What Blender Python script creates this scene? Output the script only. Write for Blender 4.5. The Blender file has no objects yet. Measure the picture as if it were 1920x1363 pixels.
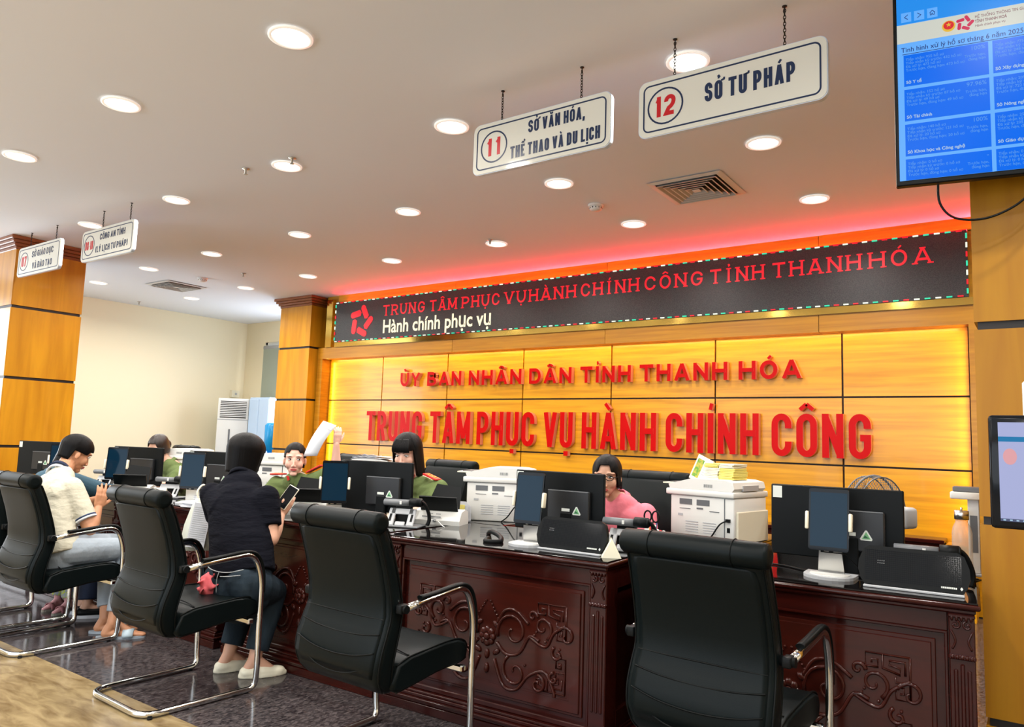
import bpy, bmesh, math, random
from mathutils import Vector, Matrix, Euler, Quaternion
PI = math.pi
R = math.radians
random.seed(7)
SC = bpy.context.scene
COL = SC.collection
# ------------------------------------------------------------------ camera
CAM_Z = 1.38
YAW, PITCH, ROLL, FPX = R(-35.53), R(5.918), R(1.924), 1397.8
fw = Vector((math.sin(YAW)*math.cos(PITCH), math.cos(YAW)*math.cos(PITCH), math.sin(PITCH)))
r0 = Vector((math.cos(YAW), -math.sin(YAW), 0)); u0 = r0.cross(fw)
rr = r0*math.cos(ROLL) + u0*math.sin(ROLL); uu = -r0*math.sin(ROLL) + u0*math.cos(ROLL)
cd = bpy.data.cameras.new('camera'); cam = bpy.data.objects.new('camera', cd); COL.objects.link(cam)
cd.sensor_fit = 'HORIZONTAL'; cd.sensor_width = 36.0; cd.lens = FPX*36.0/1920.0; cd.clip_start = .05; cd.clip_end = 200
M = Matrix((rr, uu, -fw)).transposed().to_4x4(); M.translation = (0, 0, CAM_Z); cam.matrix_world = M
SC.camera = cam
# ------------------------------------------------------------------ world, exposure, big lights
SC.view_settings.view_transform = 'Standard'; SC.view_settings.look = 'None'
SC.view_settings.gamma = 1.0; SC.view_settings.exposure = -0.30
SC.view_settings.use_curve_mapping = False
SC.cycles.max_bounces = 7; SC.cycles.diffuse_bounces = 4; SC.cycles.glossy_bounces = 4
SC.cycles.transmission_bounces = 4; SC.cycles.transparent_max_bounces = 6
SC.cycles.sample_clamp_indirect = 4.0; SC.cycles.caustics_reflective = False; SC.cycles.caustics_refractive = False
W = bpy.data.worlds.new('World'); SC.world = W; W.use_nodes = True
W.node_tree.nodes['Background'].inputs[0].default_value = (.78, .88, 1, 1)
W.node_tree.nodes['Background'].inputs[1].default_value = 1.5
K = 1.42                     # scale that carries plane-relative measures to the real ceiling height
CEIL = 3.5

def area(name, loc, rot, sx, sy, power, col=(1, 1, 1), shape='RECTANGLE', spread=180):
    l = bpy.data.lights.new(name, 'AREA'); l.energy = power; l.color = col; l.shape = shape
    l.size = sx; l.size_y = sy; l.spread = R(spread)
    o = bpy.data.objects.new(name, l); o.location = loc; o.rotation_euler = rot; COL.objects.link(o); return o
DAY = 300
area('daylight_front', (-4, -4.6, 1.9), (R(118), 0, 0), 9, 3, DAY, (.86, .93, 1))          # glazed entrance behind the camera
area('added_fill_left', (-12.6, 2.0, 1.9), (0, R(-90), 0), 2.4, 3.4, DAY*.8, (.90, .95, 1))  # added lamp brightening the left side, at an unseen made-up window
area('daylight_back', (-10.45, 8.60, 2.0), (R(-90), 0, R(-28)), 1.1, 2.2, 62, (.84, .90, 1))   # the window beside the air conditioner
DOWN_W = 30
# ------------------------------------------------------------------ materials
def mat(name, col, rough=.5, metal=0, coat=0, emit=None, es=0, trans=0, ior=1.45, bump=None, var=None, alpha=1, spec=.5, sheen=0):
    m = bpy.data.materials.new(name); m.use_nodes = True
    nt = m.node_tree; b = nt.nodes['Principled BSDF']
    b.inputs['Base Color'].default_value = (*col, 1); b.inputs['Roughness'].default_value = rough
    b.inputs['Metallic'].default_value = metal; b.inputs['Coat Weight'].default_value = coat
    b.inputs['Coat Roughness'].default_value = .06; b.inputs['IOR'].default_value = ior
    b.inputs['Specular IOR Level'].default_value = spec
    b.inputs['Transmission Weight'].default_value = trans; b.inputs['Alpha'].default_value = alpha
    if sheen: b.inputs['Sheen Weight'].default_value = sheen
    if emit: b.inputs['Emission Color'].default_value = (*emit, 1); b.inputs['Emission Strength'].default_value = es
    tc = None
    if bump or var:
        tc = nt.nodes.new('ShaderNodeTexCoord')
    if var:    # (scale vec, color2, detail, lo, hi)
        sc, c2, det, lo, hi = var
        mp = nt.nodes.new('ShaderNodeMapping'); mp.inputs['Scale'].default_value = sc
        oi = nt.nodes.new('ShaderNodeObjectInfo'); mul = nt.nodes.new('ShaderNodeVectorMath'); mul.operation = 'SCALE'
        cb = nt.nodes.new('ShaderNodeCombineXYZ')
        for i in range(3): nt.links.new(oi.outputs['Random'], cb.inputs[i])
        mul.inputs['Scale'].default_value = 37.0; nt.links.new(cb.outputs[0], mul.inputs[0]); nt.links.new(mul.outputs[0], mp.inputs['Location'])
        nz = nt.nodes.new('ShaderNodeTexNoise'); nz.inputs['Scale'].default_value = 1; nz.inputs['Detail'].default_value = det
        nz.inputs['Distortion'].default_value = .6
        rp = nt.nodes.new('ShaderNodeValToRGB'); rp.color_ramp.elements[0].position = lo; rp.color_ramp.elements[1].position = hi
        rp.color_ramp.elements[0].color = (*c2, 1); rp.color_ramp.elements[1].color = (*col, 1)
        nt.links.new(tc.outputs['Object'], mp.inputs[0]); nt.links.new(mp.outputs[0], nz.inputs['Vector'])
        nt.links.new(nz.outputs['Fac'], rp.inputs[0]); nt.links.new(rp.outputs[0], b.inputs['Base Color'])
    if bump:   # (scale vec, strength, distance)
        sc, st, ds = bump
        mp = nt.nodes.new('ShaderNodeMapping'); mp.inputs['Scale'].default_value = sc
        nz = nt.nodes.new('ShaderNodeTexNoise'); nz.inputs['Scale'].default_value = 1; nz.inputs['Detail'].default_value = 3
        bp = nt.nodes.new('ShaderNodeBump'); bp.inputs['Strength'].default_value = st; bp.inputs['Distance'].default_value = ds
        nt.links.new(tc.outputs['Object'], mp.inputs[0]); nt.links.new(mp.outputs[0], nz.inputs['Vector'])
        nt.links.new(nz.outputs['Fac'], bp.inputs['Height']); nt.links.new(bp.outputs[0], b.inputs['Normal'])
    return m

ORANGE = (.74, .345, .010); ORANGE2 = (.54, .225, .005)
m_panel = mat('oak_panel_horizontal', ORANGE, .28, coat=.15, var=((1.2, 4, 22), ORANGE2, 6, .3, .62))
m_col = mat('oak_panel_vertical', (.62, .28, .010), .3, coat=.15, var=((9, 9, .9), (.45, .18, .005), 6, .3, .66))
m_beam = mat('oak_beam', (.52, .235, .012), .34, coat=.1, var=((1.2, 4, 26), (.38, .15, .006), 5, .3, .65))
m_crown = mat('dark_crown_wood', (.30, .095, .025), .35, coat=.3, var=((3, 3, 20), (.2, .055, .015), 3, .3, .7))
m_joint = mat('black_joint', (.008, .005, .004), .5)
m_ceiling = mat('ceiling_paint', (.84, .87, .93), .8)
m_cream = mat('cream_wall', (.88, .79, .57), .7)
m_white = mat('white_plastic', (.70, .71, .68), .35)
m_ivory = mat('ivory_plastic', (.80, .76, .60), .38)
m_grey = mat('grey_plastic', (.13, .14, .15), .4)
m_lgrey = mat('light_grey_plastic', (.42, .44, .46), .4)
m_black = mat('black_plastic', (.0045, .0055, .006), .42, spec=.14)
m_blackg = mat('gloss_black', (.005, .006, .008), .1, spec=.2)
m_mahog = mat('mahogany_lacquer', (.036, .0046, .0030), .18, coat=.12, spec=.32, var=((3, 20, 20), (.022, .004, .003), 5, .3, .7))
m_mahog2 = mat('mahogany_panel', (.046, .0068, .0038), .20, coat=.10, spec=.32, var=((3, 20, 20), (.03, .006, .004), 5, .3, .7))
m_glass_top = mat('black_glass_top', (.004, .003, .003), .05, spec=.45)
m_leather = mat('black_leather', (.0028, .0052, .0056), .40, bump=((260, 260, 260), .12, .002), spec=.13)
m_leather2 = mat('black_leather_piping', (.003, .004, .004), .42, spec=.12)
m_chrome = mat('chrome', (.74, .75, .74), .10, metal=1)
m_steel = mat('brushed_steel', (.62, .62, .60), .3, metal=1)
m_gold = mat('gold_mirror_steel', (.95, .66, .16), .10, metal=1)
m_red = mat('red_acrylic', (.50, .002, .002), .32, spec=.12)
m_rededge = mat('pale_acrylic_edge', (.75, .26, .16), .3)
m_signw = mat('white_acrylic_board', (.80, .80, .72), .07, coat=.3)
m_signe = mat('blue_white_board_edge', (.62, .72, .86), .2)
m_navy = mat('navy_print', (.012, .03, .09), .3)
m_redp = mat('red_print', (.60, .012, .02), .3)
m_paper = mat('paper', (.60, .62, .66), .8)
m_paperc = mat('cream_paper', (.83, .80, .62), .7)
m_yellow = mat('yellow_paper', (.82, .72, .18), .7)
m_skin = mat('skin', (.62, .345, .235), .5)
m_skin2 = mat('tanned_skin', (.50, .235, .125), .5)
m_skin3 = mat('fair_skin', (.72, .42, .32), .48)
m_hair = mat('black_hair', (.0035, .0032, .0035), .45, spec=.13, bump=((160, 160, 6), .35, .004))
m_hairb = mat('dark_brown_hair', (.016, .009, .007), .4, bump=((160, 160, 6), .35, .004))
m_khaki = mat('green_uniform_cloth', (.115, .155, .058), .9, spec=.1, bump=((14, 14, 14), .5, .02))
m_polo = mat('cream_polo_cloth', (.50, .48, .385), .9, spec=.1, bump=((10, 10, 16), .6, .03))
m_tee = mat('black_polo_cloth', (.004, .0045, .008), .9, spec=.1, bump=((8, 8, 26), .8, .02))
m_pink = mat('pink_shirt_cloth', (.80, .22, .28), .9, spec=.1, bump=((12, 12, 12), .5, .02))
m_jean = mat('grey_jeans', (.028, .042, .055), .9, spec=.1, bump=((30, 30, 14), .5, .01), var=((9, 9, 5), (.014, .022, .032), 3, .35, .65))
m_greytr = mat('light_grey_trousers', (.30, .35, .40), .8, bump=((16, 16, 10), .6, .02))
m_ljean = mat('pale_blue_jeans', (.13, .20, .32), .8, bump=((20, 20, 10), .5, .01))
m_denim = mat('blue_denim_jacket', (.02, .065, .10), .8, bump=((20, 20, 20), .6, .01))
m_navyt = mat('navy_trousers', (.007, .016, .045), .8)
m_epau = mat('red_epaulette', (.62, .02, .015), .5)
m_epg = mat('gold_braid', (.75, .5, .12), .35, metal=.6)
m_eyew = mat('eye_white', (.75, .72, .70), .2)
m_iris = mat('dark_iris', (.015, .008, .006), .1)
m_brow = mat('eyebrow', (.05, .028, .02), .7)
m_lip = mat('lips', (.52, .10, .09), .4)
m_green = mat('green_sticker', (.16, .42, .18), .5)
m_gdark = mat('dark_green_print', (.02, .09, .05), .5)
m_pale = mat('pale_label', (.62, .66, .62), .5)
m_screenb = mat('dark_blue_screen', (.002, .008, .016), .08, emit=(.004, .04, .08), es=.45, spec=.16)
m_glass = mat('clear_glass', (.9, .95, .95), .02, trans=1, ior=1.45)
m_blueplastic = mat('blue_dispenser_plastic', (.01, .30, .68), .25)
m_blued = mat('dark_blue_taps', (.01, .05, .25), .3)
m_paleblue = mat('pale_blue_panel', (.50, .66, .86), .25)
m_vent = mat('vent_grey', (.50, .48, .46), .5)
m_ventd = mat('vent_dark', (.03, .028, .026), .6)
m_chain = mat('dark_chain', (.03, .025, .02), .5, metal=.6)
m_light = mat('lamp_diffuser', (1, 1, 1), .5, emit=(1, .97, .90), es=7)
m_rim = mat('lamp_rim', (.80, .79, .77), .5)
m_lamprim = mat('glowing_downlight_rim', (.9, .88, .84), .5, emit=(1, .92, .8), es=.55)  # lamp spill on the rim put in as faint emission
m_ledred = mat('led_red', (.1, 0, 0), .4, emit=(1, .012, .028), es=1.05)
m_ledwhite = mat('led_cream', (.1, .1, .1), .4, emit=(1, .90, .62), es=1.3)
m_ledg = mat('led_green', (0, .1, .05), .4, emit=(.03, .75, .42), es=1.2)
m_ledw = mat('led_white', (.1, .1, .1), .4, emit=(.9, 1, .8), es=1.3)
def emis(name, c, s=1.0): return mat(name, (c[0]*.04, c[1]*.04, c[2]*.04), .3, emit=c, es=s, spec=.08)

# ------------------------------------------------------------------ mesh helpers
class MB:
    def __init__(s): s.bm = bmesh.new(); s.mi = 0; s.T = Matrix.Identity(4)
    def _v(s, co): return s.bm.verts.new(s.T @ Vector(co))
    def face(s, vs, sm=False):
        try:
            f = s.bm.faces.new(vs); f.material_index = s.mi; f.smooth = sm; return f
        except ValueError: return None
    def poly(s, pts): s.face([s._v(p) for p in pts]); return s
    def box(s, x0, x1, y0, y1, z0, z1, bev=0, seg=1):
        if bev <= 0:
            v = [s._v((x, y, z)) for z in (z0, z1) for y in (y0, y1) for x in (x0, x1)]
            for q in ((0, 2, 3, 1), (4, 5, 7, 6), (0, 1, 5, 4), (2, 6, 7, 3), (0, 4, 6, 2), (1, 3, 7, 5)): s.face([v[i] for i in q])
            return s
        b = bmesh.new(); bmesh.ops.create_cube(b, size=1)
        for v in b.verts: v.co = Vector(((x0+x1)/2 + v.co.x*(x1-x0), (y0+y1)/2 + v.co.y*(y1-y0), (z0+z1)/2 + v.co.z*(z1-z0)))
        bmesh.ops.bevel(b, geom=b.edges[:] + b.verts[:], offset=bev, segments=seg, profile=.5, affect='EDGES')
        s.merge(b, seg > 1); return s
    def merge(s, b, sm=False, T=None):
        T = s.T @ T if T is not None else s.T
        mp = {v: s.bm.verts.new(T @ v.co) for v in b.verts}
        for f in b.faces: s.face([mp[v] for v in f.verts], sm or f.smooth)
        b.free()
    def rings(s, rings, cap=True, sm=True, closed=False):
        R_ = [[s._v(p) for p in r] for r in rings]; n = len(R_[0]); m = len(R_)
        for i in range(m if closed else m-1):
            a, b = R_[i], R_[(i+1) % m]
            for j in range(n): s.face([a[j], a[(j+1) % n], b[(j+1) % n], b[j]], sm)
        if cap and not closed:
            s.face(R_[0][::-1]); s.face(R_[-1])
        return s
    def tube(s, path, r, seg=10, closed=False, sq=1.0, cap=True, rad=None):
        P = [Vector(p) for p in path]; n = len(P); rs = []; up = None
        for i in range(n):
            a = P[(i-1) % n] if (closed or i) else P[i]; b = P[(i+1) % n] if (closed or i < n-1) else P[i]
            t = (b-a).normalized()
            if up is None: up = Vector((0, 0, 1)) if abs(t.z) < .9 else Vector((1, 0, 0))
            sd = t.cross(up)
            if sd.length < 1e-4: sd = t.orthogonal()
            sd.normalize(); up = sd.cross(t).normalized()
            q = rad[i] if rad else r
            rs.append([P[i] + sd*math.cos(2*PI*k/seg)*q + up*math.sin(2*PI*k/seg)*q*sq for k in range(seg)])
        return s.rings(rs, cap, True, closed)
    def cyl(s, p0, p1, r, r1=None, seg=16):
        return s.tube([p0, p1], r, seg, rad=[r, r if r1 is None else r1])
    def lathe(s, prof, seg=24, c=(0, 0, 0)):
        return s.rings([[(c[0]+r*math.cos(2*PI*k/seg), c[1]+r*math.sin(2*PI*k/seg), c[2]+z) for k in range(seg)] for r, z in prof])
    def sph(s, c, rx, ry=None, rz=None, seg=14, rot=None):
        ry = rx if ry is None else ry; rz = rx if rz is None else rz
        b = bmesh.new(); bmesh.ops.create_uvsphere(b, u_segments=seg, v_segments=max(6, seg//2+2), radius=1)
        m = Matrix.Translation(c) @ (rot.to_4x4() if rot else Matrix.Identity(4)) @ Matrix.Diagonal((rx, ry, rz, 1))
        s.merge(b, True, m); return s
    def prism(s, pts, d0, d1, axis='y', sm=False):
        """outline pts in the plane across axis, extruded from d0 to d1"""
        def P(p, d): return {'y': (p[0], d, p[1]), 'x': (d, p[0], p[1]), 'z': (p[0], p[1], d)}[axis]
        a = [s._v(P(p, d0)) for p in pts]; b = [s._v(P(p, d1)) for p in pts]; n = len(pts)
        s.face(a); s.face(b[::-1])
        for i in range(n): s.face([a[i], b[i], b[(i+1) % n], a[(i+1) % n]], sm)
        return s
    def limb(s, p0, p1, r0, r1, seg=16, sqz=None, axis=None, flat=(0, 0)):
        """closed tapered capsule; sqz scales the section across axis (a flattening)"""
        p0 = Vector(p0); p1 = Vector(p1); t = (p1-p0).normalized()
        if axis is None: sd = t.orthogonal().normalized()
        else: sd = Vector(axis); sd = (sd - t*sd.dot(t)).normalized()
        up = t.cross(sd); q = sqz or 1.0; rs = []
        if not flat[0]: pr = [(p0 - t*r0*math.cos(a), r0*math.sin(a)) for a in (.12, .45, .8, 1.15)]
        else: pr = []
        L = [(p0, r0), (p1, r1)]
        if not flat[1]: en = [(p1 + t*r1*math.cos(a), r1*math.sin(a)) for a in (1.15, .8, .45, .12)]
        else: en = []
        for c, r_ in pr + L + en:
            rs.append([c + sd*math.cos(2*PI*k/seg)*r_ + up*math.sin(2*PI*k/seg)*r_*q for k in range(seg)])
        return s.rings(rs, True, True)
    def mesh(s, name, sharp=None):
        bmesh.ops.recalc_face_normals(s.bm, faces=s.bm.faces[:])
        me = bpy.data.meshes.new(name); s.bm.to_mesh(me); s.bm.free()
        return me
    def build(s, name, m, parent=None, loc=None, rot=None, kind=None, label=None):
        me = s.mesh(name)
        for x in (m if isinstance(m, (list, tuple)) else [m]): me.materials.append(x)
        return link(name, me, parent, loc, rot, kind, label)

def link(name, me, parent=None, loc=None, rot=None, kind=None, label=None):
    o = bpy.data.objects.new(name, me); COL.objects.link(o)
    if parent: o.parent = parent
    if loc: o.location = loc
    if rot: o.rotation_euler = rot
    if kind: o['kind'] = kind
    if label: o['label'] = label
    return o
def tag(o, label, cat, group=None):
    o['label'] = label; o['category'] = cat
    if group: o['group'] = group
    return o
def thing(name, label, cat, loc=(0, 0, 0), rotz=0, group=None):
    o = bpy.data.objects.new(name, None); COL.objects.link(o); o.empty_display_size = .1
    o.location = loc; o.rotation_euler = (0, 0, rotz); return tag(o, label, cat, group)
KIDS = {}
def children(o): return [c for c in COL.objects if c.parent == o]
def dup(root, loc, rotz, label, group=None):
    r = root.copy(); COL.objects.link(r); r.location = loc; r.rotation_euler = (0, 0, rotz); r['label'] = label
    if group: r['group'] = group
    for ch in children(root):
        c = ch.copy(); COL.objects.link(c); c.parent = r
        for g in children(ch):
            d = g.copy(); COL.objects.link(d); d.parent = c
    return r
def bezier(pts, n=8):
    """Catmull-Rom through pts"""
    P = [Vector(p) for p in pts]; out = []
    for i in range(len(P)-1):
        a = P[i-1] if i else P[i]; b = P[i]; c = P[i+1]; d = P[i+2] if i+2 < len(P) else P[i+1]
        for k in range(n):
            t = k/n; out.append(.5*((2*b) + (c-a)*t + (2*a-5*b+4*c-d)*t*t + (3*b-3*c+d-a)*t*t*t))
    out.append(P[-1]); return out
def fillet(pts, r, n=6):
    """round the corners of a polyline"""
    P = [Vector(p) for p in pts]; out = [P[0]]
    for i in range(1, len(P)-1):
        a, b, c = P[i-1], P[i], P[i+1]; u = (a-b).normalized(); v = (c-b).normalized()
        k = min(r, (a-b).length*.49, (c-b).length*.49)
        for j in range(n+1):
            t = j/n; out.append((b+u*k)*(1-t)**2 + b*2*t*(1-t) + (b+v*k)*t*t)
    out.append(P[-1]); return out

# ------------------------------------------------------------------ stroke lettering
def _arc(cx, cy, rx, ry, a0, a1, n=7): return [(cx+rx*math.cos(R(a0+(a1-a0)*i/n)), cy+ry*math.sin(R(a0+(a1-a0)*i/n))) for i in range(n+1)]
def rnd(pts, r, closed=False):
    """pts (x,y,flag): corners flagged 1 are rounded with radii r=(rx,ry)"""
    out = []; n = len(pts)
    for i, p in enumerate(pts):
        if len(p) < 3 or not p[2]: out.append((p[0], p[1])); continue
        a = Vector(pts[(i-1) % n][:2]); b = Vector(p[:2]); c = Vector(pts[(i+1) % n][:2])
        def cut(q):
            d = q-b; k = r[0] if abs(d.x) > abs(d.y) else r[1]
            return b + d*min(1, k/max(1e-6, d.length))*(1 if True else 1)
        u, v = cut(a), cut(c)
        for j in range(7):
            t = j/6; th = t*PI/2
            # quarter ellipse from u to v around b
            out.append(tuple((u-b)*(1-math.sin(th)) + (v-b)*(1-math.cos(th)) + b))
    return out
def glyph(ch, w, h, t):
    """centre lines for a capital in a box w x h with stroke t; returns [(pts, closed)]"""
    W_, H_ = w-t, h-t; rx, ry = W_/2, min(H_/2, W_*.62)
    X = lambda x: t/2 + x*W_
    Y = lambda y: t/2 + y*H_
    def L(*p): return ([(X(a), Y(b)) for a, b in p], False)
    def E(*p, closed=False, q=(rx, ry)): return (rnd([(X(a[0]), Y(a[1]), a[2] if len(a) > 2 else 0) for a in p], q, closed), closed)
    a0, a1 = -t/2/W_, 1+t/2/W_
    b0, b1 = -t/2/H_, 1+t/2/H_          # strokes reach the cap and base lines
    sm = (W_*.55, H_*.26)
    G = {
     'O': lambda: [E((0, 0, 1), (0, 1, 1), (1, 1, 1), (1, 0, 1), closed=True)],
     'C': lambda: [E((1, .68), (1, 1, 1), (0, 1, 1), (0, 0, 1), (1, 0, 1), (1, .32))],
     'G': lambda: [E((1, .70), (1, 1, 1), (0, 1, 1), (0, 0, 1), (1, 0, 1), (1, .46), (.52, .46))],
     'U': lambda: [E((0, b1), (0, 0, 1), (1, 0, 1), (1, b1))],
     'D': lambda: [E((0, 0), (0, 1), (1, 1, 1), (1, 0, 1), closed=True)],
     'P': lambda: [L((0, b0), (0, b1)), E((0, 1), (1, 1, 1), (1, .42, 1), (0, .42), q=sm)],
     'R': lambda: [L((0, b0), (0, b1)), E((0, 1), (1, 1, 1), (1, .46, 1), (0, .46), q=sm), L((.55, .46), (1, b0))],
     'B': lambda: [L((0, b0), (0, b1)), E((0, 1), (.93, 1, 1), (.93, .53, 1), (0, .53), q=sm), E((0, .53), (1, .53, 1), (1, 0, 1), (0, 0), q=sm)],
     'S': lambda: [E((1, .72), (1, 1, 1), (0, 1, 1), (0, .53, 1), (1, .5, 1), (1, 0, 1), (0, 0, 1), (0, .28), q=(W_*.5, H_*.22))],
     'A': lambda: [L((0, b0), (.5, b1)), L((.5, b1), (1, b0)), L((.2, .25), (.8, .25))],
     'M': lambda: [L((0, b0), (0, b1)), L((0, 1), (.5, .12)), L((.5, .12), (1, 1)), L((1, b0), (1, b1))],
     'N': lambda: [L((0, b0), (0, b1)), L((0, 1), (1, 0)), L((1, b0), (1, b1))],
     'V': lambda: [L((0, b1), (.5, b0)), L((.5, b0), (1, b1))],
     'Y': lambda: [L((0, b1), (.5, .42)), L((1, b1), (.5, .42)), L((.5, .45), (.5, b0))],
     'T': lambda: [L((a0, 1), (a1, 1)), L((.5, 1), (.5, b0))],
     'H': lambda: [L((0, b0), (0, b1)), L((1, b0), (1, b1)), L((0, .52), (1, .52))],
     'I': lambda: [L((.5, b0), (.5, b1))],
     'L': lambda: [L((0, b1), (0, b0)), L((0, 0), (a1, 0))],
     'E': lambda: [L((0, b0), (0, b1)), L((0, 1), (a1, 1)), L((0, .52), (1, .52)), L((0, 0), (a1, 0))],
     '0': lambda: [E((0, 0, 1), (0, 1, 1), (1, 1, 1), (1, 0, 1), closed=True)],
     '1': lambda: [L((.62, b0), (.62, b1)), L((.62, .95), (.1, .74))],
     '2': lambda: [E((0, .72), (0, 1, 1), (1, 1, 1), (1, .5, 1), (.35, .32), (0, 0), (1.05, 0), q=(W_*.5, H_*.24))],
     '7': lambda: [L((a0, 1), (a1, 1)), L((1, 1), (.35, b0))],
     '8': lambda: [E((.05, .54, 1), (.05, 1, 1), (.95, 1, 1), (.95, .54, 1), closed=True, q=(W_*.45, H_*.22)), E((0, 0, 1), (0, .54, 1), (1, .54, 1), (1, 0, 1), closed=True, q=(W_*.5, H_*.25))],
     '-': lambda: [L((0, .42), (1, .42))],
     ',': lambda: [([(w*.5, t), (w*.3, -t*.9)], False)],
     '(': lambda: [E((1, b1), (0, .85, 1), (0, .15, 1), (1, b0), q=(W_, H_*.3))],
     ')': lambda: [E((0, b1), (1, .85, 1), (1, .15, 1), (0, b0), q=(W_, H_*.3))],
    }
    return G[ch]()
VN = {'Ủ': ('U', '?'), 'Â': ('A', '^'), 'Ỉ': ('I', '?'), 'Ó': ('O', '/'), 'Ụ': ('U', '.'), 'À': ('A', '\\'), 'Í': ('I', '/'), 'Ô': ('O', '^'),
      'Ở': ('O', "'?"), 'Ư': ('U', "'"), 'Ă': ('A', 'u'), 'Ể': ('E', '^?'), 'Ị': ('I', '.'), 'Á': ('A', '/'), 'Ý': ('Y', '/'), 'Đ': ('D', '-'), 'Ạ': ('A', '.'), 'Ỵ': ('Y', '.')}
NARROW = {'I': .34, '1': .62, ',': .35, '(': .45, ')': .45, 'M': 1.25, '-': .5, 'L': .85, 'E': .85, 'Y': 1.05, 'A': 1.08, 'V': 1.08}
def accents(mark, w, h, t):
    o = []; a = h*.09; y = h*1.09; c = w/2; d = t*.62; k = min(w*.32, h*.2)
    for m in mark:
        if m == '^': o.append(([(c-k, y), (c, y+h*.13)], False, d)); o.append(([(c, y+h*.13), (c+k, y)], False, d)); a0 = 1
        elif m == '/': o.append(([(c-k*.2, y-h*.01), (c+k*.6, y+h*.15)], False, d))
        elif m == '\\': o.append(([(c+k*.2, y-h*.01), (c-k*.6, y+h*.15)], False, d))
        elif m == '?':
            yy = y + (h*.1 if '^' in mark else 0); xx = c + (k*1.2 if '^' in mark else 0)
            o.append(([(xx-k*.45, yy+h*.12), (xx+k*.1, yy+h*.155), (xx+k*.4, yy+h*.1), (xx, yy+h*.05), (xx, yy)], False, d*.8))
        elif m == 'u': o.append(([(c-k*.8, y+h*.12), (c-k*.4, y+h*.03), (c+k*.4, y+h*.03), (c+k*.8, y+h*.12)], False, d))
        elif m == '.': o.append(([(c, -h*.09), (c, -h*.09-t*.9)], False, t*.95))
        elif m == "'": o.append(([(w-t*.4, h*.96), (w+t*.45, h*1.0), (w+t*.5, h*1.1)], False, d*.9))
        elif m == '-': o.append(([(-t*.55, h*.5), (w*.5, h*.5)], False, d))
    return o
def stroke(mb, pts, closed, t, d0, d1, lo=None, hi=None):
    """ribbon of width t along pts, front at y=d0, back at y=d1 (plane x,z)"""
    P = []
    for p in pts:
        v = Vector(p)
        if not P or (v-P[-1]).length > 1e-5: P.append(v)
    if closed and (P[0]-P[-1]).length < 1e-5: P.pop()
    n = len(P); A = []; B = []
    for i in range(n):
        a = P[i-1] if (i or closed) else None; c = P[(i+1) % n] if (i < n-1 or closed) else None; b = P[i]
        d1_ = (b-a).normalized() if a is not None and (b-a).length > 1e-7 else None
        d2_ = (c-b).normalized() if c is not None and (c-b).length > 1e-7 else None
        if d1_ is None: d1_ = d2_
        if d2_ is None: d2_ = d1_
        n1 = Vector((-d1_.y, d1_.x)); n2 = Vector((-d2_.y, d2_.x)); m = (n1+n2)
        m = m.normalized() if m.length > 1e-4 else n1
        k = 1/max(.45, m.dot(n1)); A.append(b + m*t/2*k); B.append(b - m*t/2*k)
    def cl(v):
        return (v.x, min(max(v.y, lo), hi) if lo is not None else v.y)
    A = [cl(v) for v in A]; B = [cl(v) for v in B]
    fa = [mb._v((p[0], d0, p[1])) for p in A]; fb = [mb._v((p[0], d0, p[1])) for p in B]
    ba = [mb._v((p[0], d1, p[1])) for p in A]; bb = [mb._v((p[0], d1, p[1])) for p in B]
    for i in range(n if closed else n-1):
        j = (i+1) % n
        mb.face([fa[i], fa[j], fb[j], fb[i]]); mb.face([ba[j], ba[i], bb[i], bb[j]])
        mb.face([fa[j], fa[i], ba[i], ba[j]]); mb.face([fb[i], fb[j], bb[j], bb[i]])
    if not closed:
        mb.face([fa[0], fb[0], bb[0], ba[0]]); mb.face([fb[-1], fa[-1], ba[-1], bb[-1]])
def letter(mb, ch, x, z, w, h, t, d0, d1, serif=False):
    base, mark = VN.get(ch, (ch, ''))
    T0 = mb.T.copy(); mb.T = T0 @ Matrix.Translation((x, 0, z)); e = abs(d1-d0)*.035; d0 += e*4
    for pts, closed in glyph(base, w, h, t):
        d0 -= e
        clamp = base not in ',' 
        stroke(mb, pts, closed, t, d0, d1, 0 if clamp else None, h if clamp else None)
        if serif and not closed:
            for p, q in ((pts[0], pts[1]), (pts[-1], pts[-2])):
                if abs(p[0]-q[0]) < abs(p[1]-q[1])*.8 and (p[1] < h*.06 or p[1] > h*.94):
                    zz = t*.3 if p[1] < h*.5 else h-t*.3
                    stroke(mb, [(p[0]-t*1.15, zz), (p[0]+t*1.15, zz)], False, t*.55, d0-e*3-(.3*e if p is pts[0] else 0), d1)
    for pts, closed, tt in accents(mark, w, h, t): stroke(mb, pts, closed, tt, d0, d1)
    mb.T = T0
def word(mb, s, x0, x1, z, h, t, d0, d1, gap=.28, serif=False, parts=None):
    """fit word s between x0 and x1"""
    ws = [NARROW.get(VN.get(c, (c,))[0], 1) for c in s]
    if serif: ws = [max(w, .6) if VN.get(c, (c,))[0] == 'I' else w for w, c in zip(ws, s)]
    tot = sum(ws) + gap*(len(s)-1); u = (x1-x0)/tot; x = x0
    for c, w in zip(s, ws):
        if parts is not None: mb = MB(); parts.append((c, mb))
        letter(mb, c, x, z, max(w*u, t*1.02), h, t, d0, d1, serif); x += (w+gap)*u
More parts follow.
